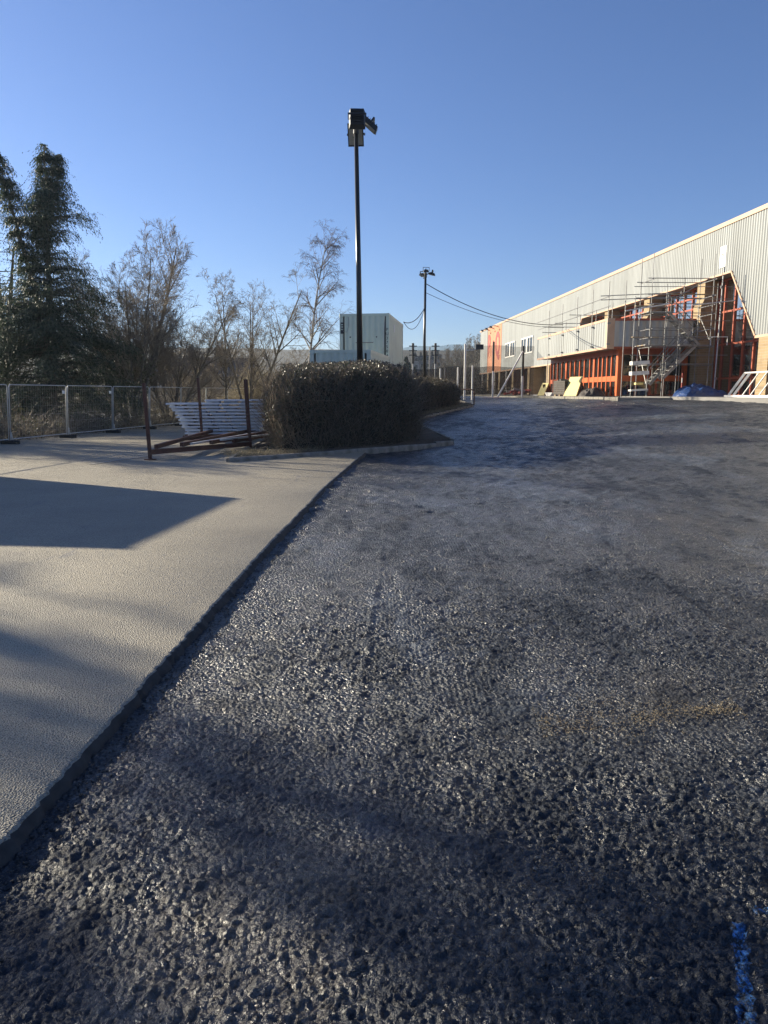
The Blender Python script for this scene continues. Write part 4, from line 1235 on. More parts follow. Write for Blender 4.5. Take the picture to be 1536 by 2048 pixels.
# ================================================================== TEMPORARY FENCE
def fence_panel(i, p0, p1, label, tagged):
    L = math.hypot(p1[0] - p0[0], p1[1] - p0[1]); a = math.atan2(p1[1] - p0[1], p1[0] - p0[0])
    t_ = thing('fence_panel', label, 'fence panel', (p0[0], p0[1], gz(*p0) + SLAB), a, 'temporary mesh fence panels')
    h = 2.0; r = .018; lean = .05
    def P(x, z): return (x, -lean * z + .02, z)
    e = L - .05
    MB().tube([P(.05, .02), P(.05, h - .08), P(.075, h - .02), P(.13, h), P(e - .08, h), P(e - .025, h - .02), P(e, h - .08), P(e, .02)], r, 6).build('frame', 'fence_steel', t_, True)
    MB().tube([P(.05, .16), P(e, .16)], r, 6).build('bottom_rail', 'fence_steel', t_)
    sg = []
    for x in np.arange(.15, e, .14): sg.append([*P(x, .16), *P(x, h), .0013, .0013])
    for z in np.arange(.36, h - .05, .3): sg.append([*P(.05, z), *P(e, z), .0013, .0013])
    put('mesh_infill', segs_mesh('mesh_infill', sg, 'fence_steel'), t_)
    MB().box((0.0, 0, .06), (.22, .62, .13)).build('foot', 'rubber', t_, bevel=.02)
    m = MB(); m.bar((.05, -.02, .4), (.0, -.02, .08), .03, .03); m.bar((.05, -.02, .4), (.14, -.02, .08), .03, .03); m.build('gusset', 'fence_steel', t_)
    if tagged: MB().box((e - .22, -lean * 1.75 - .02, 1.75), (.17, .012, .12)).build('label_plate', 'sign_white', t_)
FP = [(-13.8, 18.4), (-13.3, 21.9), (-12.8, 25.4), (-12.3, 28.9), (-11.8, 32.4), (-11.3, 35.9), (-10.75, 39.4), (-10.25, 42.9), (-9.75, 46.4), (-9.2, 49.9), (-8.7, 53.4)]
fl = ['mesh fence panel nearest of all, beyond the left edge', 'mesh fence panel cut by the left edge', 'mesh fence panel with a white label plate, first whole panel from the left',
      'mesh fence panel under the conifer, second whole panel from the left', 'mesh fence panel ending behind the nearest rusty post', 'mesh fence panel just right of the nearest rusty post',
      'mesh fence panel behind the left end of the white sheets', 'mesh fence panel behind the second rusty post', 'mesh fence panel left of the third rusty post', 'farthest mesh fence panel, behind the hedge edge']
for i in range(10): fence_panel(i, FP[i], FP[i + 1], fl[i], i in (2, 3))

# ================================================================== RUSTY BUNKS AND THE WHITE SHEETS
def bunk(label, pa, pb, ha, hb):
    z0 = gz(*pa) + SLAB
    t_ = thing('steel_bunk', label, 'steel frame', (pa[0], pa[1], z0), 0, 'rusty steel bunks')
    dx, dy = pb[0] - pa[0], pb[1] - pa[1]; a = math.atan2(dy, dx)
    for (x, y, h, lx) in ((0, 0, ha, -.07), (dx, dy, hb, -.08)):
        m = MB(); m.bar((x, y, .02), (x + lx, y, h), .08, .08); m.build('post', 'rust_red', t_)
        MB().box((x, y, .012), (.24, .20, .024), rz=a).build('foot_plate', 'rust_red', t_)
    m = MB(); m.bar((0, 0, .20), (dx, dy, .20), .10, .13); m.build('bottom_beam', 'rust_red', t_)
    return t_
bunk('nearest rusty steel bunk with two tall posts and a ground beam', (-6.12, 19.35), (-4.05, 22.5), 1.98, 2.12)
bunk('farther rusty steel bunk carrying the white sheets', (-6.50, 26.55), (-4.9, 26.9), 2.25, 2.2)
bl = ['rusty beam running back from the nearest post', 'second rusty beam lying among the steels', 'pale grey length of steel lying on the rusty beams', 'third rusty beam, close to the hedge', 'fourth rusty beam, slanting under the hedge', 'thin pale steel bar next to the hedge']
for k, (a, b_, mt, z) in enumerate((((-6.0, 19.5), (-6.3, 27.2), 'rust_red', .33), ((-5.55, 20.3), (-4.9, 28.3), 'rust_red', .33), ((-5.35, 20.6), (-4.4, 26.0), 'fence_steel', .33),
                                   ((-4.95, 21.2), (-3.9, 28.2), 'rust_red', .33), ((-4.45, 21.9), (-3.4, 26.5), 'rust_red', .33), ((-4.7, 21.4), (-3.2, 25.0), 'fence_steel', .39))):
    z0 = gz(*a) + SLAB
    m = MB(); m.bar((0, 0, 0), (b_[0] - a[0], b_[1] - a[1], .02), .09, .11 if mt == 'rust_red' else .05)
    o = m.build('steel_section', mt); o.location = (a[0], a[1], z0 + z)
    tag(o, bl[k], 'steel section', 'steel lengths on the bunks')
# deck pallets under the sheets so that they rest on something
zst0 = gz(-5.5, 25) + SLAB
ordn = ['lowest', 'second', 'third', 'fourth', 'fifth', 'sixth', 'seventh', 'eighth', 'ninth', 'tenth', 'topmost']
SA = R(26)
zz = .17
for k in range(11):
    f = k / 10
    x0 = 1.05 - .62 * f - (.10 if k > 7 else 0) + random.uniform(-.04, .04)     # left ends step outwards with height
    x1 = 3.7 + .3 * f + random.uniform(-.05, .08)
    if k == 10: x0 += 1.45
    th = .105
    t_ = thing('white_sheet_tray', '%s white plastic tray in the stack behind the rusty posts' % ordn[k], 'tray', (-8.35, 27.5, zst0 + zz), SA * .35, 'stacked white trays')
    slope = .012
    MB().bx(x0, x1, -.55, .9, th - .02, th + .012).build('deck', 'pvc_white', t_)
    MB().bx(x0 + random.uniform(-.06, .06), x1, -.585, -.552, th - .040, th + .018).build('front_lip', 'pvc_white', t_)
    xs = np.arange(x0 + .06, x1, .62)
    for j, x in enumerate(xs):
        w = .46 if (j + k) % 3 else .2
        MB().bx(x, min(x1, x + w), -.36, .88, 0.0, th - .021).build('rib', 'pvc_white', t_)
    zz += th + .014
# timber bearers of the stack
for y in (-.2, .6):
    o = MB().bx(.9, 3.3, -.07, .07, 0, .16).build('timber_sleeper', 'rust_red')
    o.location = (-8.35 - math.sin(SA * .35) * y, 27.5 + y, zst0 + .005); o.rotation_euler = (0, 0, SA * .35)
    tag(o, 'rusty support beam under the white tray stack, %s one' % ('front' if y < 0 else 'rear'), 'support beam', 'supports under the white trays')

# ================================================================== HEDGES
def hedge(name, label, quad, tops, n_leaf, n_twig, seed, z_base, leaf=.055):
    """clipped hedge filling a quadrilateral footprint; tops are heights at its four corners plus the crown rise"""
    g = np.random.default_rng(seed)
    Q = np.array(quad, float); c = Q.mean(0)
    t_ = thing(name, label, 'hedge', (c[0], c[1], z_base))
    def surf(u, v, w):
        """u,v in -1..1 across the footprint, w in 0..1 height; rounded and lumpy"""
        a, b_ = (u + 1) / 2, (v + 1) / 2
        P = (Q[0] * ((1 - a) * (1 - b_))[:, None] + Q[1] * (a * (1 - b_))[:, None] + Q[2] * (a * b_)[:, None] + Q[3] * ((1 - a) * b_)[:, None]) - c
        H = tops[0] * (1 - a) * (1 - b_) + tops[1] * a * (1 - b_) + tops[2] * a * b_ + tops[3] * (1 - a) * b_
        H = H + tops[4] * (1 - np.abs(u) ** 2.6)
        return P, H
    def sample(n, lo, hi):
        u, v, w = g.uniform(-1, 1, n), g.uniform(-1, 1, n), g.uniform(0, 1, n)
        f = np.where(g.random(n) < .66, 0, 1)                     # sides or top
        d = g.uniform(lo, hi, n)
        # superellipsoid shell
        th = g.uniform(0, 2 * math.pi, n)
        cu, cv = np.cos(th), np.sin(th)
        k = (np.abs(cu) ** 6 + np.abs(cv) ** 6) ** (-1 / 6)
        rad = np.where(f == 0, d, np.sqrt(g.random(n)) * d)
        u, v = cu * k * rad, cv * k * rad
        w = np.where(f == 0, g.random(n), d)
        # round the shoulder: pull in towards the top
        pull = 1 - .22 * np.clip((w - .55) / .45, 0, 1) ** 2.2 * np.clip(rad, 0, 1)
        drop = .20 * np.clip(rad, 0, 1.1) ** 5 * (f == 1)
        u, v = u * pull, v * pull
        P, H = surf(u, v, w)
        lump = .17 * (fbm(P[:, 0] * 1.4 + w * 3, P[:, 1] * 1.4 - w * 2, seed, 3) - .5) * 2
        P = P * (1 + lump * .5)[:, None]
        Z = H * np.clip(w - drop, 0, 1.15) + lump * .8 * w
        return np.stack([P[:, 0], P[:, 1], np.maximum(Z, .02)], 1), w
    # dark solid core in place of inner twigs, added to block light
    nu, nw = 40, 14
    TH, WW = np.meshgrid(np.linspace(0, 2 * math.pi, nu), np.linspace(0, 1, nw))
    cu, cv = np.cos(TH).ravel(), np.sin(TH).ravel(); k = (np.abs(cu) ** 4 + np.abs(cv) ** 4) ** -.25
    w = WW.ravel(); sh = .86 * (1 - .30 * np.clip((w - .5) / .5, 0, 1) ** 2) * np.where(w > .98, 0.0, 1)
    P, H = surf(cu * k * sh, cv * k * sh, w)
    lump = .10 * (fbm(P[:, 0] * 1.4 + w * 3, P[:, 1] * 1.4 - w * 2, seed, 3) - .5)
    V = np.stack([P[:, 0], P[:, 1], H * w * .90 + lump], 1)
    i = np.arange(nu * nw).reshape(nw, nu)
    Fq = np.stack([i[:-1, :-1], i[:-1, 1:], i[1:, 1:], i[1:, :-1]], -1).reshape(-1, 4)
    put('light_blocking_core', np_mesh('light_blocking_core', V, Fq, 'hedge_core', True), t_)
    P, w = sample(n_leaf, .84, 1.03)
    # thin leaves out on the lower flanks where bare twigs show
    keepm = (g.random(len(P)) < (.22 + .80 * sstep(.25, .75, w + .5 * (fbm(P[:, 0] * .9, P[:, 2] * .9, seed + 3, 3) - .5))) * (.25 + .95 * sstep(.36, .56, fbm(P[:, 0] * 3.2 + P[:, 1] * 2, P[:, 2] * 3.2 + P[:, 1], seed + 4, 2))))
    P = P[keepm]; nrm = P / np.maximum(np.linalg.norm(P, axis=1, keepdims=True), .1)
    D = g.normal(size=P.shape) + nrm * .8 + np.array([0, 0, .5])
    o = put('foliage', leaves_mesh('foliage', P, D, g.uniform(.7, 1.3, len(P)) * leaf, g.uniform(.45, .7, len(P)) * leaf, 'hedge_leaf', seed), t_)
    P, w = sample(n_twig, .82, 1.0)
    D = g.normal(size=P.shape) * .55 + np.array([0, 0, 1.0]) + np.stack([P[:, 0] * .12, P[:, 1] * .12, P[:, 0] * 0], 1)
    D /= np.linalg.norm(D, axis=1, keepdims=True)
    ln = g.uniform(.2, 1.0, len(P)) * np.where(w > .7, .25, 1.0)
    rr = g.uniform(.003, .011, len(P)) * np.where(w > .7, .6, 1.0)
    sg = np.concatenate([P, P + D * ln[:, None], rr[:, None], rr[:, None] * .4], 1)
    put('twigs', segs_mesh('twigs', sg, 'hedge_twig'), t_)
    return t_
hedge('clipped_hedge', 'large dark clipped hedge on the kerbed island with a lamp column in it', [(-3.25, 20.3), (1.08, 24.5), (1.25, 28.6), (-4.0, 26.4)], [2.0, 2.3, 2.6, 2.5, .25], 70000, 11000, 21, .14, .075)
hedge('clipped_hedge', 'smaller dark hedge on the far island before the netting', [(1.9, 40.2), (4.65, 44.6), (4.4, 49), (.8, 46)], [1.75, 1.45, 1.5, 1.8, .15], 24000, 4000, 22, gz(3, 44) + .05, .075)

def tuft(name, label, cat, pts, n, hmax, mat, seed, lean=.8):
    g = np.random.default_rng(seed)
    P = np.array(pts, float); k = g.integers(0, len(P), n)
    b = P[k] + g.normal(0, .16, (n, 2))
    z = zg(b[:, 0], b[:, 1]) + .10
    D = np.concatenate([g.normal(0, lean, (n, 2)), np.ones((n, 1))], 1); D /= np.linalg.norm(D, axis=1, keepdims=True)
    L = g.uniform(.3, 1, n) * hmax
    p0 = np.stack([b[:, 0], b[:, 1], z], 1); p1 = p0 + D * L[:, None] * .6; p2 = p1 + (D * np.array([1.3, 1.3, .1])) * L[:, None] * .5
    sg = np.concatenate([np.concatenate([p0, p1, np.full((n, 1), .004), np.full((n, 1), .003)], 1), np.concatenate([p1, p2, np.full((n, 1), .003), np.full((n, 1), .0012)], 1)])
    o = put(name, segs_mesh(name, sg, mat))
    tag(o, label, cat, kind='stuff')
tuft('dry_grass', 'dead straw coloured grass and twigs at the foot of the big hedge', 'dry grass', [(-3.9 + i * .22, 19.6 + i * .18 + (i % 3) * .2) for i in range(10)] + [(-4.1, 20.4), (-4.2, 21.0), (-3.9, 21.3), (-3.8, 20.2)], 900, .35, 'straw', 4)
tuft('dry_grass', 'thin dead stalks along the kerb in front of the hedge', 'dry grass', [(-2.6 + i * .42, 20.5 + i * .43) for i in range(12)], 700, .28, 'hedge_twig', 6)
tuft('dry_grass', 'scruffy dry growth on the far island', 'dry grass', [(2.2 + i * .35, 39.7 + i * .62) for i in range(9)], 700, .45, 'straw', 8)

# ================================================================== TREES
def grow_tree(seed, height, stems, lean, limb_n, limb_ang, limb_len, sub_n, sub_ang, up, droop=0.0, r0=.14, limb_from=.2, twig_r=.0055, levels=4, twist=.12):
    """list of tapered segments, split into (thick, thin)"""
    g = random.Random(seed); thick, thin = [], []
    def perp(d):
        v = Vector((g.gauss(0, 1), g.gauss(0, 1), g.gauss(0, 1))); v -= d * v.dot(d)
        return v.normalized()
    def branch(p, d, L, r, lvl):
        n = {0: 9, 1: 6, 2: 4, 3: 3}.get(lvl, 2)
        pts = []
        for k in range(n):
            bend = twist * (1.0 if lvl else .35)
            d2 = d + perp(d) * g.uniform(0, bend) + Vector((0, 0, up * .05 if lvl in (1, 2) else 0))
            if droop and lvl >= 2: d2 += Vector((0, 0, -droop * (.10 + .16 * k)))
            d2.normalize()
            q = p + d2 * (L / n)
            ra, rb = r * (1 - .78 * k / n), r * (1 - .78 * (k + 1) / n)
            ra, rb = max(ra, twig_r * .6), max(rb, twig_r * .5)
            (thick if ra > .022 else thin).append([*p, *q, ra, rb])
            pts.append((q, d2.copy(), rb, (k + 1) / n))
            p, d = q, d2
        if lvl >= levels: return
        if lvl == 0: cnt = limb_n
        else: cnt = sub_n[lvl - 1]
        for j in range(cnt):
            f = g.uniform(limb_from if lvl == 0 else .18, 1.0)
            k = min(n - 1, int(f * n)); q, dd, rr, _ = pts[k]
            if k > 0 : q = pts[k - 1][0].lerp(q, g.random())
            ang = (limb_ang if lvl == 0 else sub_ang) * g.uniform(.65, 1.3)
            nd = (dd * math.cos(ang) + perp(dd) * math.sin(ang)).normalized()
            if lvl <= 1: nd = (nd + Vector((0, 0, up * .2))).normalized()
            if lvl == 0: ln = limb_len * (1 - .62 * f) * g.uniform(.7, 1.15) * height
            else: ln = L * (.62 - .22 * f) * g.uniform(.65, 1.15)
            branch(q, nd, ln, max(twig_r, min(rr * .72, r * .5)), lvl + 1)
    for s in range(stems):
        a = 2 * math.pi * s / max(1, stems) + g.uniform(-.4, .4)
        d = Vector((math.cos(a) * lean * g.uniform(.5, 1.2), math.sin(a) * lean * g.uniform(.5, 1.2), 1)).normalized() if stems > 1 else Vector((lean, 0, 1)).normalized()
        h = height * (1 if s == 0 else g.uniform(.72, .98))
        branch(Vector((math.cos(a) * .15 * (stems > 1), math.sin(a) * .15 * (stems > 1), -.05)), d, h, r0 * (1 if s == 0 else g.uniform(.6, .9)), 0)
    return thick, thin
def tree(name, label, loc, seed, bark='bark', twig='bark_twig', ivy=0, group='bare trees beyond the fence', rz=0.0, **kw):
    t_ = thing(name, label, 'tree', loc, rz, group)
    thick, thin = grow_tree(seed, **kw)
    put('trunk', segs_mesh('trunk', thick, bark, 6), t_)
    put('crown', segs_mesh('crown', thin, twig, 3), t_)
    if ivy:
        g = np.random.default_rng(seed)
        th = np.array([s for s in thick if s[2] < ivy and s[6] > .045])
        k = g.integers(0, len(th), 2600); f = g.random(2600)[:, None]
        P = th[k, :3] * (1 - f) + th[k, 3:6] * f + g.normal(0, .12, (2600, 3))
        put('ivy', leaves_mesh('ivy', P, g.normal(size=P.shape), .085, .07, 'ivy_leaf', seed), t_)
    return t_
def at(u, Y): return ((u - 768) / F_PX * Y, Y)
def gpos(u, Y):
    x, y = at(u, Y); return (x, y, float(zland(x, y)) - .05)

tree('bare_tree', 'tall many-stemmed bare tree right beside the conifer', gpos(268, 39), 11, ivy=3.2, height=9.6, stems=8, lean=.36, limb_n=15, limb_ang=.55, limb_len=.40, sub_n=(7, 6, 4), sub_ang=.72, up=.7, r0=.12, limb_from=.2, twig_r=.0075)
tree('bare_tree', 'bushy spreading bare tree, right neighbour of the tallest bare one', gpos(345, 41), 12, height=6.9, stems=6, lean=.46, limb_n=14, limb_ang=.65, limb_len=.46, sub_n=(7, 6, 4), sub_ang=.75, up=.5, r0=.10, limb_from=.15, twig_r=.0075)
tree('bare_tree', 'slim upright bare tree with a thin pale stem in the middle of the row', gpos(455, 43), 13, height=7.6, stems=1, lean=.03, limb_n=30, limb_ang=.75, limb_len=.34, sub_n=(6, 5, 4), sub_ang=.75, up=.5, r0=.085, limb_from=.22, twig_r=.007)
tree('bare_tree', 'open bare tree with forked rising boughs, left of the hedge top', gpos(503, 44), 14, height=8.3, stems=4, lean=.34, limb_n=11, limb_ang=.75, limb_len=.40, sub_n=(6, 5, 4), sub_ang=.78, up=.5, r0=.12, limb_from=.25, twig_r=.0075)
tree('birch_tree', 'tall slender weeping birch behind the front cabin', gpos(617, 50), 15, bark='birch_bark', twig='birch_twig', height=11.3, stems=1, lean=.02, limb_n=32, limb_ang=.85, limb_len=.30, sub_n=(8, 6, 4), sub_ang=.6, up=.65, droop=.9, r0=.12, limb_from=.32, twig_r=.005)
tree('bare_tree', 'low twiggy bare tree between the forked tree and the birch', gpos(560, 52), 16, height=5.2, stems=5, lean=.5, limb_n=12, limb_ang=.7, limb_len=.44, sub_n=(5, 5, 3), sub_ang=.75, up=.4, r0=.07, limb_from=.1, twig_r=.007)
tree('bare_tree', 'dim bare tree filling the gap beneath the tallest bare tree', gpos(215, 42), 17, height=6.3, stems=6, lean=.45, limb_n=12, limb_ang=.65, limb_len=.44, sub_n=(6, 5, 3), sub_ang=.7, up=.4, r0=.08, limb_from=.1, twig_r=.008)
tree('bare_tree', 'thicket-like bare tree low behind the fence, left of the tray stack', gpos(395, 46), 18, height=5.4, stems=7, lean=.5, limb_n=11, limb_ang=.7, limb_len=.44, sub_n=(6, 5, 3), sub_ang=.7, up=.4, r0=.06, limb_from=.05, twig_r=.008)

# the big conifer with drooping sprays
def conifer(name, label, loc, seed, height, prof, n_branch, leaders, leaf_n, group=None, dens=1.0, side=None, leafL=.12, leafW=.036):
    """prof: (height fraction, radius) pairs; leaders: (dx, dy, top fraction, base fraction)"""
    g = np.random.default_rng(seed)
    t_ = thing(name, label, 'tree', loc, 0, group)
    hs = [p[0] for p in prof]; rs = [p[1] for p in prof]
    thick, thin, LP, LD = [], [], [], []
    axes = []
    for dx, dy, topf, basef in leaders:
        pts = [Vector((0, 0, basef * height))]
        m = 12
        for k in range(1, m + 1):
            f = k / m
            pts.append(Vector((dx * f ** 1.1, dy * f ** 1.1, (basef + (topf - basef) * f) * height)))
        for k in range(m): thick.append([*pts[k], *pts[k + 1], max(.02, .21 * max(0, 1 - (basef + (topf - basef) * k / m)) ** .8), max(.015, .21 * max(0, 1 - (basef + (topf - basef) * (k + 1) / m)) ** .8)])
        axes.append((pts, basef, topf))
    for b in range(n_branch):
        pr_ = g.random()
        pts, basef, topf = axes[0] if (pr_ < .56 or len(axes) == 1) else axes[1] if (pr_ < .86 or len(axes) == 2) else axes[2]
        f = basef + (topf - basef) * g.random() ** 1.25
        if f > .45: f = min(topf - .004, round(f * 24) / 24 + g.normal() * .006)
        if f < .03: continue
        k = (f - basef) / (topf - basef) * (len(pts) - 1); i = int(min(k, len(pts) - 2))
        p = pts[i].lerp(pts[i + 1], k - i)
        a = g.uniform(0, 2 * math.pi)
        rad = float(np.interp(f, hs, rs)) * g.uniform(.62, 1.12)
        if pts is not axes[0][0]: rad *= .6 * g.uniform(.4, 1.3)
        if side and math.cos(a) < 0: rad *= side(f)
        if rad < .08: continue
        rise = g.uniform(-.05, .35)
        n = max(3, int(rad / .28)); q = p.copy()
        d = Vector((math.cos(a), math.sin(a), rise)).normalized()
        tot = 0
        for s in range(n):
            d = (d + Vector((g.normal() * .09, g.normal() * .09, -.10 * (s / n) + g.normal() * .03))).normalized()
            q2 = q + d * (rad / n)
            thin.append([*q, *q2, max(.006, .030 * (1 - s / n)), max(.004, .030 * (1 - (s + 1) / n))])
            w = (s + 1) / n
            m = int(leaf_n * dens * (.25 + w) / 6 + g.random())
            for _ in range(m):                       # each a hanging strand of scaly leaves
                c = q.lerp(q2, g.random())
                sd = Vector((-d.y, d.x, 0)) * g.normal() * (.06 + .22 * w)
                hang = (.10 + .42 * w) * g.uniform(.5, 1.3); k2 = 6
                for j in range(k2):
                    f2 = (j + .3) / k2
                    LP.append((c.x + sd.x * (.3 + f2) + d.x * .16 * f2 + g.normal() * .025, c.y + sd.y * (.3 + f2) + d.y * .16 * f2 + g.normal() * .025, max(.1, c.z + .04 - hang * f2 ** 1.2 + g.normal() * .02)))
                    LD.append((d.x * .5 + sd.x * 1.2 + g.normal() * .25, d.y * .5 + sd.y * 1.2 + g.normal() * .25, -.35 - f2))
            q = q2
    put('trunk', segs_mesh('trunk', thick + thin, 'bark', 5), t_)
    n = len(LP)
    put('crown', leaves_mesh('crown', LP, LD, g.uniform(.6, 1.4, n) * leafL, g.uniform(.6, 1.3, n) * leafW, 'conifer_leaf', seed), t_)
    return t_
cprof = [(0, 3.2), (.08, 4.0), (.22, 4.3), (.36, 4.0), (.48, 3.3), (.58, 2.2), (.64, 1.1), (.70, 1.2), (.735, 2.2), (.79, 2.1), (.84, 1.1), (.90, .9), (.95, .55), (1, .12)]
conifer('conifer_tree', 'large dark conifer with drooping branches and two leaning tops behind the fence', gpos(112, 36), 31, 13.2, cprof, 1250,
        [(.45, 0, 1.0, 0), (-1.9, 0, 1.02, .30), (.9, .3, .97, .70)], 26, side=lambda f: .5 if f > .5 else 1.1, group='conifers at the left edge')
sprof = [(0, 1.0), (.3, 1.6), (.5, 1.8), (.7, 1.5), (.9, .8), (1, .2)]
conifer('conifer_tree', 'sparse conifer with bare stems showing at the left edge', gpos(22, 38), 32, 11.0, sprof, 150, [(.1, 0, 1.0, 0), (-.9, .2, .95, .2), (1.0, -.1, .85, .25)], 7, group='conifers at the left edge', dens=.8)
conifer('conifer_tree', 'dense low conifer at the left edge below the sparse one', gpos(-20, 37), 33, 6.6, [(0, 2.2), (.3, 2.3), (.6, 1.7), (1, .2)], 260, [(.1, 0, 1.0, 0)], 26, group='conifers at the left edge')
# trees further left, outside the picture: their shadows lie in bands across the tarmac
oc = [o for o in scene.objects if o.name.startswith('conifer_tree')]
ob = [o for o in scene.objects if o.name == 'bare_tree' or o.name.startswith('bare_tree.')]
off_ = [(oc[1], -27.5, 20.4, 2.1, (1, 1, 1), 'sparse conifer outside the picture to the left'),
        (oc[2], -22.5, 16.4, 1.9, (.5, .5, 1.3), 'narrow columnar conifer outside the picture to the left'),
        (ob[0], -21, 30.0, 1.9, (1, 1, 1), 'many-stemmed bare tree outside the picture to the left, farthest back'),
        (ob[0], -19, 12.3, 4.0, (.55, .55, 1.1), 'narrow many-stemmed bare tree outside the picture to the left, nearest one')]
for k, (src, x, y, rz, sc_, lab) in enumerate(off_):
    c = copy_tree(src); c.location = (x, y, float(zland(x, y)) - .05); c.rotation_euler = (0, 0, rz); c.scale = sc_
    tag(c, lab, 'tree', 'trees outside the picture on the left')

# ------------------------------------------------------------------ undergrowth behind the fence
def scrub(name, label, cat, boxes, n_leaf, n_twig, seed, leaf, mat, tmat='bark_twig', kind='stuff', leafL=.09):
    g = np.random.default_rng(seed)
    B = np.array(boxes, float)              # cx cy rx ry h
    wgt = B[:, 2] * B[:, 3] * B[:, 4]; wgt = wgt / wgt.sum()
    def pts(n):
        k = g.choice(len(B), n, p=wgt)
        u = g.normal(size=(n, 3)); u /= np.linalg.norm(u, axis=1, keepdims=True); u *= (g.random((n, 1)) ** .45)
        x = B[k, 0] + u[:, 0] * B[k, 2]; y = B[k, 1] + u[:, 1] * B[k, 3]
        lum = .7 + .6 * vnoise(x * 1.1, y * 1.1, seed)
        return np.stack([x, y, zland(x, y) + np.abs(u[:, 2]) * B[k, 4] * lum], 1)
    P = pts(n_leaf)
    me = leaves_mesh(name, P, g.normal(size=P.shape) + np.array([0, 0, .3]), g.uniform(.6, 1.4, n_leaf) * leafL, g.uniform(.4, .8, n_leaf) * leafL, mat, seed)
    P = pts(n_twig); D = g.normal(size=P.shape) * .7 + np.array([0, 0, 1.0]); D /= np.linalg.norm(D, axis=1, keepdims=True)
    ln = g.uniform(.3, 1.3, n_twig)[:, None]
    P[:, 2] = np.maximum(zland(P[:, 0], P[:, 1]), P[:, 2] - .5)
    sg = np.concatenate([P, P + D * ln, np.full((n_twig, 1), .009), np.full((n_twig, 1), .003)], 1)
    mt = segs_mesh(name + '_stems', sg, tmat)
    return me, mt
me, mt = scrub('undergrowth', '', '', [(-14.6 + .14 * (y - 26) + random.uniform(-.4, .9), y, 1.3, 1.2, random.uniform(.8, 1.7)) for y in np.arange(22, 58, 1.6)], 26000, 9000, 41, .09, 'bramble_leaf')
u_ = tag(put('undergrowth', me), 'brown brambles and dead undergrowth massed along the back of the fence', 'undergrowth', kind='stuff')
put('stems', mt, u_)
me, mt = scrub('x', '', '', [(*at(505, 50), 2.6, 2.0, 3.4), (*at(540, 52), 2.2, 2.0, 3.6), (*at(470, 49), 1.8, 1.6, 2.3)], 9000, 5200, 42, .07, 'golden_leaf', 'straw', leafL=.07)
sh = thing('golden_shrub', 'dry golden rounded shrub behind the trays, left of the hedge', 'shrub', (*at(505, 50), 0.0))
for nm, m_ in (('foliage', me), ('stems', mt)):
    o = put(nm, m_, sh); o.location = (-sh.location.x, -sh.location.y, 0)
# far woodland on the left, reading as one mass
bx4 = []
for u in range(-260, 640, 26):
    Y = random.uniform(78, 98); x, y = at(u, Y); bx4.append((x, y, 3.2, 3.0, random.uniform(3.0, 5.4) * (1.0 if u < 340 else .75)))
me, mt = scrub('x', '', '', bx4, 24000, 14000, 43, .2, 'far_leaf', 'bark_twig', leafL=.22)
u_ = tag(put('woodland', me), 'hazy brown mass of far woodland behind the bare trees', 'woodland', kind='stuff'); put('stems', mt, u_)
# wooded slope on the right beyond the yard
bx5 = []
for k in range(170):
    x = random.uniform(8, 95); y = random.uniform(150, 262)
    bx5.append((x, y, 3.8, 3.5, random.uniform(2.5, 6.0) * (1.2 if x > 24 else .8)))
for k in range(36):
    x = random.uniform(2, 17); y = random.uniform(92, 125); bx5.append((x, y, 2.6, 2.4, random.uniform(1.6, 3.2)))
me, mt = scrub('x', '', '', bx5, 60000, 26000, 44, .3, 'far_leaf', 'bark_twig', leafL=.34)
u_ = tag(put('hillside_scrub', me), 'leafless scrub and trees covering the slope beyond the yard', 'woodland', kind='stuff'); put('stems', mt, u_)
ht = grow_tree(77, 8.5, 3, .3, 10, .5, .38, (5, 4, 3), .55, .6, r0=.13, limb_from=.25, twig_r=.022)
hth, htn = segs_mesh('trunk', ht[0], 'bark', 5), segs_mesh('crown', ht[1], 'bark_twig', 3)
hl = ['first', 'second', 'third', 'fourth', 'fifth', 'sixth', 'seventh', 'eighth', 'ninth', 'tenth', 'eleventh', 'twelfth']
for k in range(12):
    u = 872 + k * 8.4; Y = 165 + (k * 37) % 60
    x, y = at(u, Y); t_ = thing('hillside_tree', 'bare tree on the skyline of the wooded slope, %s from the left' % hl[k], 'tree', (x, y, float(zland(x, y)) + 1.2), k * 1.3, 'bare trees on the slope')
    t_.scale = (.55 + .07 * (k % 5) + .02 * k,) * 3
    put('trunk', hth, t_); put('crown', htn, t_)
for k, u in enumerate((812, 818, 828)):
    x, y = at(u, 150 + 6 * k)
    conifer('dark_evergreen', ['small dark evergreen far off just right of the stacked cabin', 'second small dark evergreen far off right of the stacked cabin', 'smallest far dark evergreen beside the far pale pole'][k], (x, y, float(zland(x, y)) + 1.0), 60 + k, 6.2 - k * .9, [(0, 1.3), (.5, 1.0), (1, .1)], 46, [(0, 0, 1, 0)], 14, group='far evergreens', leafL=.5, leafW=.22)

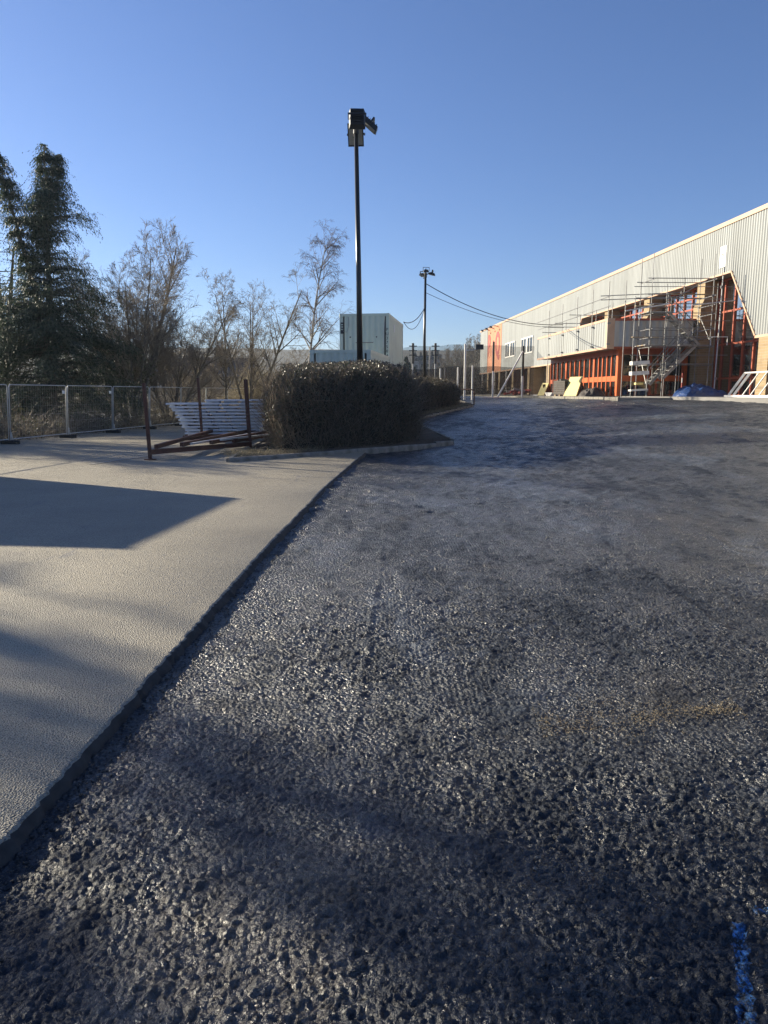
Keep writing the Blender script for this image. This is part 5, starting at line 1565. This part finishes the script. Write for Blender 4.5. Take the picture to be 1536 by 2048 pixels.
# ================================================================== FAR HOUSES
def house(label, x, y, z, w, d, h, rh, rz, wall, nwin, group, chim=1, rows=2):
    t_ = thing('terraced_house', label, 'house', (x, y, z), rz, group)
    MB().bx(-w / 2, w / 2, -d / 2, d / 2, -3, h).build('wall', wall, t_)
    m = MB(); e = .3
    m.v = [(-w / 2, -d / 2 - e, h), (w / 2, -d / 2 - e, h), (w / 2, d / 2 + e, h), (-w / 2, d / 2 + e, h), (-w / 2, 0, h + rh), (w / 2, 0, h + rh)]
    m.f = [(0, 1, 5, 4), (2, 3, 4, 5), (0, 4, 3), (1, 2, 5), (3, 2, 1, 0)]
    rf = m.build('roof', 'slate', t_)
    for c in range(chim):
        cx = (-w / 2 + .5) if c == 0 else w / 2 - .5
        m = MB(); m.bx(cx - .42, cx + .42, -.5, .5, h + rh * .6, h + rh + 1.3); m.build('chimney', 'stone_wall', rf)
        for j in (-.22, .22): MB().tube([(cx, j, h + rh + 1.3), (cx, j, h + rh + 1.75)], .13, 6).build('chimney_pot', 'rust_red', rf)
    for r_ in range(rows):
        for k in range(nwin):
            xx = -w / 2 + w * (k + .5) / nwin; zz_ = 1.2 + r_ * 2.7
            o = MB().bx(xx - .55, xx + .55, -d / 2 - .06, -d / 2 - .003, zz_ - .1, zz_ + 1.4).build('window', 'white_paint', t_)
            MB().bx(xx - .45, xx + .45, -d / 2 - .075, -d / 2 - .061, zz_, zz_ + 1.3).build('pane', 'window_dark', o)
            MB().bx(xx - .03, xx + .03, -d / 2 - .09, -d / 2 - .076, zz_, zz_ + 1.3).build('glazing_bar', 'white_paint', o)
hlab = ['dark stone house roof with a chimney, left one behind the bare trees', 'dark stone house roof with tall chimneys, right one behind the bare trees', 'dark stone house low behind the tray stack, at the right of its row']
for k, (u, ridge) in enumerate(((352, 716), (418, 715), (484, 716))):
    Y = 112; x, y = at(u, Y); zr = px(u, ridge, Y).z
    house(hlab[k], x, y, zr - 8.0, 5.0, 7, 5.2, 2.8, 0, 'stone_wall', 2, 'dark stone terrace behind the trees', chim=2 if k == 1 else 1)
fl2 = ['far pale house on the hillside, leftmost of the small row', 'far pale house on the hillside, second from left', 'far pale house on the hillside, third from left', 'far pale house on the hillside, fourth from left', 'far pale house on the hillside, rightmost of the small row']
for k in range(5):
    u = 832 + k * 11; Y = 300 + 4 * k; x, y = at(u, Y); zr = px(u, 712 - k * .8, Y).z
    house(fl2[k], x, y, zr - 6.0, 2.3 if False else 2.2, 6, 4.0, 2.0, R(-4), 'render_pale', 1, 'far pale houses', chim=1, rows=2)

# ================================================================== HAZE
hz = MB().bx(-1900, 1900, -500, 2300, -6, 74).build('haze', None)
hm = bpy.data.materials.new('haze_air'); hm.use_nodes = True
hn = hm.node_tree
hn.nodes.remove(hn.nodes['Principled BSDF'])
hv = hn.nodes.new('ShaderNodeVolumePrincipled')
hv.inputs['Color'].default_value = (0.72, 0.86, 1.0, 1)
hv.inputs['Density'].default_value = 0.00022
hv.inputs['Anisotropy'].default_value = 0.35
hn.links.new(hv.outputs[0], hn.nodes['Material Output'].inputs['Volume'])
hz.data.materials.append(hm)
tag(hz, kind='stuff')
